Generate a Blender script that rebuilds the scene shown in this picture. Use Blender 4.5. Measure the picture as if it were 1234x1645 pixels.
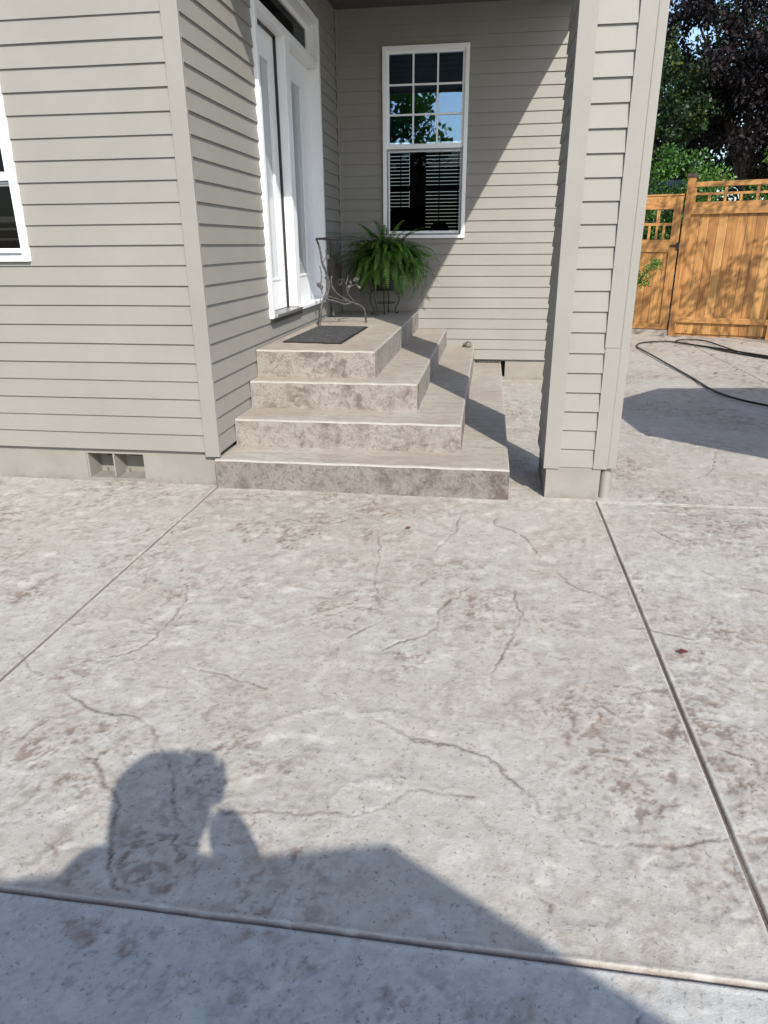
import bpy, bmesh, math, random
import numpy as np
from mathutils import Vector, Matrix

for o in list(bpy.data.objects): bpy.data.objects.remove(o, do_unlink=True)
S = bpy.context.scene
COL = S.collection

# ------------------------------------------------------------------ camera
yaw, pitch, roll = 0.1456, -0.3661, -0.0078
fwd = Vector((-math.sin(yaw)*math.cos(pitch), math.cos(yaw)*math.cos(pitch), math.sin(pitch)))
rt = Vector((math.cos(yaw), math.sin(yaw), 0)); up = rt.cross(fwd)
r2 = rt*math.cos(roll)+up*math.sin(roll); u2 = -rt*math.sin(roll)+up*math.cos(roll)
CAM = Vector((1.8619, -4.6033, 1.6384))
cd = bpy.data.cameras.new('camera'); cam = bpy.data.objects.new('camera', cd); COL.objects.link(cam)
m = Matrix((( r2.x, u2.x, -fwd.x, CAM.x), (r2.y, u2.y, -fwd.y, CAM.y), (r2.z, u2.z, -fwd.z, CAM.z), (0,0,0,1)))
cam.matrix_world = m
cd.sensor_fit = 'VERTICAL'; cd.sensor_height = 24; cd.lens = 1119.75/1645*24
cd.clip_start = 0.02; cd.clip_end = 2000
S.camera = cam
# ------------------------------------------------------------------ world, sun, exposure
SUN = Vector((.549, -1.14, 1.0)).normalized()
w = bpy.data.worlds.new('World'); S.world = w; w.use_nodes = True
nt = w.node_tree; bg = nt.nodes['Background']
sky = nt.nodes.new('ShaderNodeTexSky'); sky.sky_type = 'NISHITA'; sky.sun_disc = False
sky.sun_elevation = math.asin(SUN.z); sky.sun_rotation = math.atan2(SUN.x, SUN.y)
sky.air_density = 1.0; sky.dust_density = 1.2; sky.ozone_density = 1.5
nt.links.new(sky.outputs[0], bg.inputs[0]); bg.inputs[1].default_value = 0.15
sd = bpy.data.lights.new('sun', 'SUN'); so = bpy.data.objects.new('sun', sd); COL.objects.link(so)
sd.energy = 3.9; sd.angle = math.radians(0.5); sd.color = (1.0, 0.955, 0.88)
so.rotation_euler = SUN.to_track_quat('Z', 'Y').to_euler(); so.location = (6, -10, 12)
S.view_settings.view_transform = 'Standard'; S.view_settings.look = 'None'
S.view_settings.gamma = 1; S.view_settings.exposure = 0.70

# ------------------------------------------------------------------ helpers
R = random.Random(7)
def tag(o, label=None, cat=None, group=None, kind=None):
    if label: o['label'] = label
    if cat: o['category'] = cat
    if group: o['group'] = group
    if kind: o['kind'] = kind
    return o
def empty(name, loc, label, cat, group=None):
    o = bpy.data.objects.new(name, None); COL.objects.link(o); o.location = loc
    o.empty_display_size = .1
    return tag(o, label, cat, group)
def link_mesh(name, me, mats, parent=None, smooth=False):
    o = bpy.data.objects.new(name, me); COL.objects.link(o)
    for q in (mats if isinstance(mats, (list, tuple)) else [mats]): me.materials.append(q)
    if smooth: me.polygons.foreach_set('use_smooth', [True]*len(me.polygons))
    if parent:
        o.parent = parent
        o.matrix_parent_inverse = Matrix.Translation(-wloc(parent))
    return o
def wloc(o):
    v = o.location.copy()
    if o.parent: v = Vector((0,0,0)) if o.type == 'MESH' else v
    return v
class MB:
    """collects shapes into one mesh, all in world coordinates"""
    def __init__(s): s.v = []; s.f = []; s.m = []
    def add(s, vs, fs, mi=0):
        n = len(s.v); s.v += [tuple(v) for v in vs]; s.f += [tuple(n+i for i in f) for f in fs]; s.m += [mi]*len(fs)
    def box(s, x0, x1, y0, y1, z0, z1, b=0.0, mi=0, M=None):
        if x0 > x1: x0, x1 = x1, x0
        if y0 > y1: y0, y1 = y1, y0
        if z0 > z1: z0, z1 = z1, z0
        b = min(b, (x1-x0)*.45, (y1-y0)*.45, (z1-z0)*.45)
        if b <= 0:
            vs = [Vector((x, y, z)) for x in (x0, x1) for y in (y0, y1) for z in (z0, z1)]
            fs = [(0,1,3,2),(4,6,7,5),(0,4,5,1),(2,3,7,6),(0,2,6,4),(1,5,7,3)]
        else:
            bm = bmesh.new(); bmesh.ops.create_cube(bm, size=1)
            for v in bm.verts: v.co = Vector(((x0+x1)/2+v.co.x*(x1-x0), (y0+y1)/2+v.co.y*(y1-y0), (z0+z1)/2+v.co.z*(z1-z0)))
            bmesh.ops.bevel(bm, geom=bm.edges[:], offset=b, segments=2, affect='EDGES', profile=.5)
            bm.verts.index_update()
            vs = [v.co.copy() for v in bm.verts]; fs = [tuple(v.index for v in f.verts) for f in bm.faces]; bm.free()
        if M: vs = [M @ v for v in vs]
        s.add(vs, fs, mi)
    def tube(s, pts, r, n=8, mi=0, cap=True):
        pts = [Vector(p) for p in pts]; rr = r if isinstance(r, (list, tuple)) else [r]*len(pts)
        nrm = None; vs = []
        for i, p in enumerate(pts):
            t = (pts[min(i+1, len(pts)-1)]-pts[max(i-1, 0)]).normalized()
            if nrm is None: nrm = t.orthogonal().normalized()
            else:
                nrm = (nrm - t*nrm.dot(t)); nrm = nrm.normalized() if nrm.length > 1e-6 else t.orthogonal().normalized()
            bn = t.cross(nrm)
            for k in range(n):
                a = 2*math.pi*k/n; vs.append(p+(nrm*math.cos(a)+bn*math.sin(a))*rr[i])
        fs = [(i*n+k, i*n+(k+1) % n, (i+1)*n+(k+1) % n, (i+1)*n+k) for i in range(len(pts)-1) for k in range(n)]
        if cap: fs += [tuple(range(n))[::-1], tuple((len(pts)-1)*n+k for k in range(n))]
        s.add(vs, fs, mi)
    def lathe(s, c, prof, n=24, mi=0):
        vs = [(c[0]+r*math.cos(2*math.pi*k/n), c[1]+r*math.sin(2*math.pi*k/n), c[2]+z) for r, z in prof for k in range(n)]
        fs = [(i*n+k, i*n+(k+1) % n, (i+1)*n+(k+1) % n, (i+1)*n+k) for i in range(len(prof)-1) for k in range(n)]
        s.add(vs, fs, mi)
    def build(s, name, mats, parent=None, smooth=False):
        me = bpy.data.meshes.new(name); me.from_pydata(s.v, [], s.f)
        o = link_mesh(name, me, mats, parent, smooth)
        if any(s.m): me.polygons.foreach_set('material_index', s.m)
        if smooth: me.set_sharp_from_angle(angle=math.radians(50))
        me.update(); return o
def spline(pts, n=6):
    P = [Vector(p) for p in pts]; out = []
    for i in range(len(P)-1):
        a = P[max(i-1, 0)]; b = P[i]; c = P[i+1]; d = P[min(i+2, len(P)-1)]
        for k in range(n):
            t = k/n
            out.append(.5*((2*b)+(c-a)*t+(2*a-5*b+4*c-d)*t*t+(3*b-a-3*c+d)*t**3))
    out.append(P[-1]); return out

# ------------------------------------------------------------------ materials
def new_mat(name):
    q = bpy.data.materials.new(name); q.use_nodes = True
    return q, q.node_tree.nodes, q.node_tree.links, q.node_tree.nodes['Principled BSDF']
def noise(N, L, scale, detail=4, rough=.55, vec=None, dim='3D'):
    n = N.new('ShaderNodeTexNoise'); n.inputs['Scale'].default_value = scale; n.inputs['Detail'].default_value = detail
    n.inputs['Roughness'].default_value = rough
    if vec is not None: L.new(vec, n.inputs['Vector'])
    return n
def coords(N, L, scale=(1,1,1)):
    tc = N.new('ShaderNodeTexCoord'); mp = N.new('ShaderNodeMapping'); mp.inputs['Scale'].default_value = scale
    L.new(tc.outputs['Object'], mp.inputs['Vector']); return mp.outputs[0]
def ramp(N, L, src, stops):
    r = N.new('ShaderNodeValToRGB'); L.new(src, r.inputs[0]); e = r.color_ramp.elements
    while len(e) < len(stops): e.new(.5)
    for i, (p, c) in enumerate(stops): e[i].position = p; e[i].color = (*c, 1) if len(c) == 3 else c
    return r.outputs[0]
def mixc(N, L, a, b, f, mode='MIX'):
    x = N.new('ShaderNodeMix'); x.data_type = 'RGBA'; x.blend_type = mode
    for s, i in ((a, 6), (b, 7), (f, 0)):
        if isinstance(s, (int, float)): x.inputs[i].default_value = s
        elif isinstance(s, tuple): x.inputs[i].default_value = (*s, 1)
        else: L.new(s, x.inputs[i])
    return x.outputs[2]
def bump(N, L, h, b, strength=.3, dist=.01, prev=None):
    n = N.new('ShaderNodeBump'); n.inputs['Strength'].default_value = strength; n.inputs['Distance'].default_value = dist
    L.new(h, n.inputs['Height'])
    if prev is not None: L.new(prev, n.inputs['Normal'])
    if b is not None: L.new(n.outputs[0], b.inputs['Normal'])
    return n.outputs[0]
def simple(name, c, rough=.5, metal=0, var=.06, sc=3.0, bmp=.0, bsc=60, stretch=(1,1,1), spec=.5):
    q, N, L, B = new_mat(name); v = coords(N, L, stretch)
    n = noise(N, L, sc, 5, .6, v)
    d = tuple(max(0, x*(1-var*2.2)) for x in c); e = tuple(min(1, x*(1+var)) for x in c)
    L.new(ramp(N, L, n.outputs[0], [(.3, d), (.7, e)]), B.inputs['Base Color'])
    B.inputs['Roughness'].default_value = rough; B.inputs['Metallic'].default_value = metal
    B.inputs['Specular IOR Level'].default_value = spec
    if bmp:
        n2 = noise(N, L, bsc, 4, .6, v); bump(N, L, n2.outputs[0], B, bmp, .004)
    return q
PAINT = (.232, .222, .199)
def paint_mat(name, c, stretch, grain=.12):
    q, N, L, B = new_mat(name); v = coords(N, L, stretch); v1 = coords(N, L)
    a = noise(N, L, 1.3, 5, .6, v1); g = noise(N, L, 9, 6, .65, v); dsp = noise(N, L, 45, 3, .5, v1)
    c1 = ramp(N, L, a.outputs[0], [(.3, tuple(x*.92 for x in c)), (.7, tuple(x*1.05 for x in c))])
    c2 = mixc(N, L, c1, tuple(x*.80 for x in c), ramp(N, L, dsp.outputs[0], [(.66, (0,0,0)), (.80, (.35,.35,.35))]))
    L.new(c2, B.inputs['Base Color']); B.inputs['Roughness'].default_value = .55; B.inputs['Specular IOR Level'].default_value = .35
    bump(N, L, g.outputs[0], B, grain, .004)
    return q
M = {}
M['siding'] = paint_mat('siding_paint', PAINT, (3, 3, 30))
M['trim'] = paint_mat('trim_paint', tuple(x*1.02 for x in PAINT), (30, 30, 3), .16)
M['found'] = simple('painted_foundation', (.225, .212, .186), .7, var=.05, sc=5, bmp=.25, bsc=40)
q_ = M['found']; N_, L_ = q_.node_tree.nodes, q_.node_tree.links; B_ = N_['Principled BSDF']; src = B_.inputs['Base Color'].links[0].from_socket
v_ = coords(N_, L_); sx_ = N_.new('ShaderNodeSeparateXYZ'); L_.new(v_, sx_.inputs[0]); nz_ = noise(N_, L_, 11, 6, .7, v_)
ma_ = N_.new('ShaderNodeMath'); ma_.operation = 'MULTIPLY_ADD'; L_.new(sx_.outputs[2], ma_.inputs[0]); ma_.inputs[1].default_value = -3.2; L_.new(nz_.outputs[0], ma_.inputs[2])
L_.new(mixc(N_, L_, src, (.13, .108, .085), ramp(N_, L_, ma_.outputs[0], [(.36, (0,0,0)), (.62, (.55,.55,.55))])), B_.inputs['Base Color'])
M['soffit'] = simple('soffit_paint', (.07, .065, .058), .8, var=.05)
M['white'] = simple('white_vinyl', (.78, .79, .79), .32, var=.02, sc=2, bmp=.03, bsc=20)
M['whitepaint'] = simple('white_door_paint', (.76, .77, .78), .38, var=.02, sc=2, bmp=.04, bsc=25)
M['alu'] = simple('grey_aluminium', (.30, .30, .30), .35, .8, var=.1, sc=20)
M['rubber'] = simple('black_rubber', (.012, .012, .012), .5, var=.2, sc=30)
M['iron'] = simple('wrought_iron', (.085, .08, .075), .55, .35, var=.3, sc=25, bmp=.35, bsc=90)
M['blackiron'] = simple('black_iron', (.02, .02, .02), .5, .3, var=.2, sc=25)
M['dark'] = simple('dark_interior', (.035, .03, .028), .9, var=.1)
M['darkcloth'] = simple('dark_upholstery', (.02, .017, .016), .9, var=.2, sc=20)
M['slat'] = simple('blind_slat', (.42, .40, .37), .6, var=.05)
M['frost'] = simple('frosted_glass_panel', (.40, .43, .44), .12, var=.05, sc=2, stretch=(8, 40, .6), spec=.8)
M['canvas'] = simple('umbrella_canvas', (.5, .45, .36), .9, var=.05, bmp=.2, bsc=200)
M['screenmat'] = None

def glass(name, refl, tint=(.9, .95, 1), see=.75, k_=1.2):
    q, N, L, B = new_mat(name); N.remove(B)
    out = N['Material Output']; g = N.new('ShaderNodeBsdfGlossy'); g.inputs['Roughness'].default_value = .01
    g.inputs[0].default_value = (*tint, 1)
    t = N.new('ShaderNodeBsdfTransparent'); t.inputs[0].default_value = (see, see*1.02, see*1.01, 1)
    f = N.new('ShaderNodeFresnel'); f.inputs[0].default_value = 1.5
    ma = N.new('ShaderNodeMath'); ma.operation = 'MULTIPLY_ADD'; ma.inputs[1].default_value = k_; ma.inputs[2].default_value = refl
    L.new(f.outputs[0], ma.inputs[0])
    nz = noise(N, L, 1.6, 2, .5, coords(N, L)); bm_ = N.new('ShaderNodeBump'); bm_.inputs['Strength'].default_value = .06; bm_.inputs['Distance'].default_value = .02
    L.new(nz.outputs[0], bm_.inputs['Height']); L.new(bm_.outputs[0], g.inputs['Normal'])
    x = N.new('ShaderNodeMixShader'); L.new(ma.outputs[0], x.inputs[0]); L.new(t.outputs[0], x.inputs[1]); L.new(g.outputs[0], x.inputs[2])
    L.new(x.outputs[0], out.inputs[0]); return q
M['glass'] = glass('window_glass', .16, (.50, .74, 1.0))
M['glass_low'] = glass('screened_glass', .0, (.6, .62, .65), .5, .45)

def concrete(name, kind, rb=1.):
    """stamped concrete: pale cement colour with brown release pigment caught in the hollows"""
    q, N, L, B = new_mat(name); v = coords(N, L)
    big = noise(N, L, 1.1, 4, .6, v); mid = noise(N, L, 5.5, 6, .62, v); fine = noise(N, L, 34, 6, .7, v); micro = noise(N, L, 160, 4, .7, v)
    pale = (.375, .358, .322); warm = (.335, .306, .264); brown = (.175, .135, .108); mauve = (.30, .272, .245)
    base = mixc(N, L, pale, warm, ramp(N, L, big.outputs[0], [(.42, (0,0,0)), (.68, (1,1,1))]))
    if kind == 'ground':
        sx = N.new('ShaderNodeSeparateXYZ'); L.new(v, sx.inputs[0]); lt_ = N.new('ShaderNodeMath'); lt_.operation = 'LESS_THAN'; lt_.inputs[1].default_value = -3.355
        L.new(sx.outputs[1], lt_.inputs[0]); base = mixc(N, L, base, (.375, .374, .358), lt_.outputs[0])
        at = N.new('ShaderNodeAttribute'); at.attribute_name = 'pigment'
        st = at.outputs['Fac']
        c = mixc(N, L, base, mauve, ramp(N, L, mid.outputs[0], [(.48, (0,0,0)), (.72, (.45,.45,.45))]))
        c = mixc(N, L, c, brown, ramp(N, L, st, [(.0, (0,0,0)), (1, (1,1,1))]))
        c = mixc(N, L, c, (.18, .155, .137), ramp(N, L, fine.outputs[0], [(.58, (0,0,0)), (.66, (.45,.45,.45))]))
        mt_ = noise(N, L, 16, 6, .68, v); rg_ = noise(N, L, 1.7, 3, .5, v); ar = ramp(N, L, rg_.outputs[0], [(.42, (.08,.08,.08)), (.66, (.62,.62,.62))]); mm = N.new('ShaderNodeMath'); mm.operation = 'MULTIPLY'; L.new(ar, mm.inputs[0]); L.new(ramp(N, L, mt_.outputs[0], [(.49, (0,0,0)), (.585, (1,1,1))]), mm.inputs[1]); c = mixc(N, L, c, (.25, .213, .174), mm.outputs[0])
        wp = noise(N, L, 9, 5, .6, coords(N, L, (1.3, 1, 1))); c = mixc(N, L, c, (.455, .44, .405), ramp(N, L, wp.outputs[0], [(.52, (0,0,0)), (.66, (.5,.5,.5))]))
        fl = noise(N, L, 75, 3, .55, v)
        c = mixc(N, L, c, (.12, .095, .078), ramp(N, L, fl.outputs[0], [(.62, (0,0,0)), (.70, (.65,.65,.65))]))
        cr = N.new('ShaderNodeAttribute'); cr.attribute_name = 'crack'
        c = mixc(N, L, c, (.085, .068, .056), cr.outputs['Fac'])
        pits = fine
    elif kind == 'tread':
        v2 = coords(N, L, (1.0, 3.2, 3.2)); sm = noise(N, L, 4.5, 7, .7, v2)
        base = mixc(N, L, (.345, .322, .282), (.29, .255, .215), ramp(N, L, big.outputs[0], [(.40, (0,0,0)), (.62, (1,1,1))]))
        c = mixc(N, L, base, (.225, .195, .168), ramp(N, L, sm.outputs[0], [(.48, (0,0,0)), (.64, (.75,.75,.75))]))
        mt_ = noise(N, L, 15, 6, .68, coords(N, L, (1, 1.6, 1.6))); c = mixc(N, L, c, (.24, .20, .165), ramp(N, L, mt_.outputs[0], [(.50, (0,0,0)), (.64, (.6,.6,.6))]))
        c = mixc(N, L, c, (.165, .14, .122), ramp(N, L, fine.outputs[0], [(.60, (0,0,0)), (.72, (.30,.30,.30))]))
        pits = sm
    else:
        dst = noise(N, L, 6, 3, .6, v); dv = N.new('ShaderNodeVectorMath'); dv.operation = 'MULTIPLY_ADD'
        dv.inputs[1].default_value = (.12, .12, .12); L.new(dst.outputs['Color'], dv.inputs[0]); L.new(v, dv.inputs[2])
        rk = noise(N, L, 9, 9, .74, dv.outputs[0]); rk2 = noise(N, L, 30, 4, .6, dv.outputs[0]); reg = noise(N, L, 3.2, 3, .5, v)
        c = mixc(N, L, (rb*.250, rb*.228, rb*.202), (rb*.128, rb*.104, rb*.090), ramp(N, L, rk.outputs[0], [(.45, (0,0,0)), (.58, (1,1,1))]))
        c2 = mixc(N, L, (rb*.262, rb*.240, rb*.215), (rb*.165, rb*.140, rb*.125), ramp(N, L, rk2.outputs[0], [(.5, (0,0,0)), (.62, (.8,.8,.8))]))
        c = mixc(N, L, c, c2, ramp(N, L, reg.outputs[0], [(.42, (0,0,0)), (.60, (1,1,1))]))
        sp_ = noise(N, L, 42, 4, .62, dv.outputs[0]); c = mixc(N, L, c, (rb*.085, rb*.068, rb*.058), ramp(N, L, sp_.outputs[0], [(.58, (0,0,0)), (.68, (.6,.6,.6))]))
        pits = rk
    c = mixc(N, L, c, (.42, .41, .39), ramp(N, L, micro.outputs[0], [(.56, (0,0,0)), (.72, (.35,.35,.35))]))
    L.new(c, B.inputs['Base Color'])
    B.inputs['Roughness'].default_value = .72 if kind != 'ground' else .55; B.inputs['Specular IOR Level'].default_value = .35 if kind != 'ground' else .5
    b1 = bump(N, L, pits.outputs[0], None, .32 if kind != 'riser' else .9, .02 if kind == 'riser' else .012)
    b2 = bump(N, L, fine.outputs[0], None, .22, .006, b1)
    bump(N, L, micro.outputs[0], B, .25, .0015, b2)
    return q
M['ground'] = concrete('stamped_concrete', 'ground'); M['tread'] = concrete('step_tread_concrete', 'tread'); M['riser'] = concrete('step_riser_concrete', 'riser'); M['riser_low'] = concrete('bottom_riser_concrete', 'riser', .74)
M['edge'] = simple('worn_step_edge', (.318, .302, .27), .7, var=.08, sc=14, bmp=.2, bsc=60)

def cedar(name, k, axis='z'):
    q, N, L, B = new_mat(name)
    st = {'z': (14, 14, 1.0), 'x': (1.0, 14, 14)}[axis]
    v = coords(N, L, st); v1 = coords(N, L)
    oi = N.new('ShaderNodeAttribute'); oi.attribute_name = 'board'
    g = noise(N, L, 2.2, 7, .62, v); wv = noise(N, L, 7, 3, .5, v); kn = noise(N, L, 1.8, 3, .6, v1)
    c = ramp(N, L, g.outputs[0], [(.28, (.25*k, .105*k, .034*k)), (.50, (.43*k, .215*k, .072*k)), (.75, (.56*k, .315*k, .115*k))])
    c = mixc(N, L, c, (.17*k, .075*k, .028*k), ramp(N, L, kn.outputs[0], [(.50, (0,0,0)), (.72, (.7,.7,.7))]))
    c = mixc(N, L, c, (.60*k, .36*k, .13*k), ramp(N, L, oi.outputs['Fac'], [(.45, (0,0,0)), (1, (.5,.5,.5))]))
    c = mixc(N, L, c, (.24*k, .10*k, .035*k), ramp(N, L, oi.outputs['Fac'], [(0, (.38,.38,.38)), (.45, (0,0,0))]))
    L.new(c, B.inputs['Base Color']); B.inputs['Roughness'].default_value = .5; B.inputs['Specular IOR Level'].default_value = .35
    bump(N, L, wv.outputs[0], B, .25, .004)
    return q
M['cedar'] = cedar('cedar_boards', .86); M['cedar_rail'] = cedar('cedar_rail', .92, 'x')

def leafmat(name, cols, rough=.45, trans=.25, sc=3.0, spec=.4):
    q, N, L, B = new_mat(name)
    at = N.new('ShaderNodeAttribute'); at.attribute_name = 'tone'
    c = ramp(N, L, at.outputs['Fac'], [(i/(len(cols)-1), x) for i, x in enumerate(cols)])
    L.new(c, B.inputs['Base Color']); B.inputs['Roughness'].default_value = rough; B.inputs['Specular IOR Level'].default_value = spec
    tr = N.new('ShaderNodeBsdfTranslucent'); L.new(c, tr.inputs[0]); x = N.new('ShaderNodeMixShader'); x.inputs[0].default_value = trans
    L.new(B.outputs[0], x.inputs[1]); L.new(tr.outputs[0], x.inputs[2]); L.new(x.outputs[0], N['Material Output'].inputs[0])
    return q
M['fern'] = leafmat('fern_leaf', [(.012, .042, .008), (.036, .105, .017), (.08, .19, .03), (.17, .28, .045)], .4, .3)
M['plum'] = leafmat('plum_leaf', [(.006, .005, .006), (.014, .011, .012), (.026, .019, .020), (.075, .045, .048)], .6, .12, spec=.15)
M['green'] = leafmat('green_leaf', [(.015, .045, .008), (.04, .11, .015), (.09, .19, .025), (.20, .26, .03)], .45, .3)
M['darkgreen'] = leafmat('dark_green_leaf', [(.006, .016, .006), (.014, .035, .010), (.03, .065, .016), (.10, .12, .02)], .45, .2)
M['bark'] = simple('bark', (.075, .055, .042), .9, var=.3, sc=8, bmp=.8, bsc=30, stretch=(1, 1, .3))
M['deadleaf'] = simple('dry_leaf', (.13, .06, .035), .7, var=.3, sc=30)
M['redleaf'] = simple('red_leaf', (.16, .035, .03), .6, var=.3, sc=30)

# ------------------------------------------------------------------ numpy noise for the stamped slab
rng = np.random.default_rng(5); LAT = rng.random((256, 256))
def vn(X, Y, f, ox=0., oy=0.):
    x = X*f+ox; y = Y*f+oy; xi = np.floor(x).astype(int); yi = np.floor(y).astype(int); fx = x-xi; fy = y-yi
    fx = fx*fx*(3-2*fx); fy = fy*fy*(3-2*fy)
    a = LAT[yi % 256, xi % 256]; b = LAT[yi % 256, (xi+1) % 256]; c = LAT[(yi+1) % 256, xi % 256]; d = LAT[(yi+1) % 256, (xi+1) % 256]
    return (a*(1-fx)+b*fx)*(1-fy)+(c*(1-fx)+d*fx)*fy
def fbm(X, Y, f, o=5, g=.55, s=0.):
    r = 0; a = 1; t = 0
    for k in range(o):
        c, sn = math.cos(k*.9), math.sin(k*.9)
        r = r+a*vn(X*c-Y*sn, X*sn+Y*c, f*2.03**k, 17.3*k+s, 9.1*k+s*1.7); t += a; a *= g
    return r/t
def sst(x, a, b): t = np.clip((x-a)/(b-a), 0, 1); return t*t*(3-2*t)
CRACKS = [[(1.232,-0.689),(1.309,-0.997),(1.318,-1.193),(1.342,-1.395),(1.401,-1.528),(1.464,-1.574)],[(1.471,-1.7),(1.405,-1.801),(1.303,-1.938)],[(1.732,-0.336),(1.73,-0.592),(1.665,-0.798),(1.615,-0.958)],[(1.977,-0.306),(1.957,-0.493),(2.077,-0.582),(2.158,-0.736),(2.205,-0.958)],[(2.265,-1.072),(2.335,-1.267),(2.43,-1.349),(2.54,-1.434)],[(2.236,-1.442),(2.292,-1.501),(2.37,-1.512),(2.451,-1.501)],[(2.077,-1.3),(2.051,-1.444),(2.067,-1.572),(2.085,-1.632),(2.031,-1.813),(2.0,-1.958),(1.946,-2.126),(1.942,-2.201)],[(1.861,-1.328),(1.761,-1.504),(1.697,-1.642),(1.697,-1.782),(1.646,-1.864),(1.523,-1.952),(1.478,-2.027)],[(2.283,-2.267),(2.341,-2.299),(2.396,-2.344),(2.463,-2.389)],[(1.457,-2.444),(1.564,-2.517),(1.663,-2.575),(1.739,-2.594),(1.843,-2.596)],[(1.185,-2.272),(1.261,-2.335),(1.313,-2.378)],[(2.502,-1.676),(2.646,-1.695),(2.829,-1.762)],[(2.126,-1.941),(2.245,-1.992)],[(0.297,-1.474),(0.361,-1.525),(0.41,-1.619),(0.437,-1.749),(0.442,-1.849),(0.446,-1.967),(0.433,-2.069),(0.409,-2.142),(0.367,-2.197),(0.279,-2.228)],[(-0.199,-2.222),(-0.143,-2.215),(-0.047,-2.277),(0.043,-2.352),(0.118,-2.398)],[(0.266,-2.466),(0.337,-2.523),(0.408,-2.554),(0.499,-2.589),(0.579,-2.586),(0.649,-2.606),(0.706,-2.643),(0.741,-2.695),(0.774,-2.745)],[(0.625,-2.237),(0.784,-2.273),(0.893,-2.304),(0.991,-2.343),(1.059,-2.36)],[(-1.362,-0.535),(-1.232,-0.642),(-1.142,-0.692)],[(-0.596,-1.19),(-0.507,-1.268)],[(0.493,-2.805),(0.582,-2.828),(0.659,-2.907),(0.745,-2.978),(0.781,-3.032),(0.81,-3.119),(0.84,-3.184),(0.866,-3.245),(0.909,-3.299),(0.973,-3.32)],[(0.711,-2.665),(0.795,-2.753),(0.852,-2.803),(0.908,-2.894),(0.942,-2.971),(0.963,-3.035),(1.024,-3.09)],[(1.003,-2.953),(1.075,-2.982),(1.154,-2.996),(1.267,-2.984),(1.408,-2.969),(1.519,-2.95),(1.598,-2.911),(1.649,-2.855),(1.689,-2.826),(1.821,-2.822),(1.893,-2.832)],[(1.5,-2.48),(1.593,-2.534),(1.712,-2.581),(1.858,-2.609),(1.936,-2.645),(1.981,-2.706),(2.051,-2.801),(2.103,-2.871)],[(0.285,-2.902),(0.364,-2.869),(0.414,-2.816)],[(1.821,-2.832),(1.866,-2.875),(1.923,-2.932),(1.977,-2.969)],[(2.107,-2.948),(2.172,-2.953),(2.233,-2.973),(2.33,-2.959),(2.435,-2.952),(2.544,-2.93),(2.623,-2.906),(2.694,-2.875),(2.766,-2.829)],[(2.06,-2.811),(2.124,-2.872),(2.162,-2.94),(2.198,-3.005)],[(2.045,-3.103),(2.063,-3.149),(2.097,-3.224)],[(2.304,-3.402),(2.275,-3.445),(2.268,-3.483)],[(2.662,-2.481),(2.727,-2.511),(2.824,-2.544)],
 [(3.0,-.9),(3.2,-1.2),(3.5,-1.3),(3.7,-1.6)],[(2.9,-.4),(3.05,-.7)],[(3.3,.5),(3.6,.8),(3.8,1.4)],[(2.2,2.9),(2.4,3.2),(2.55,3.1)],[(-1.8,-1.6),(-1.5,-1.75),(-1.1,-1.7)],[(4.2,6.2),(4.6,6.5),(5.2,6.4)]]

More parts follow.
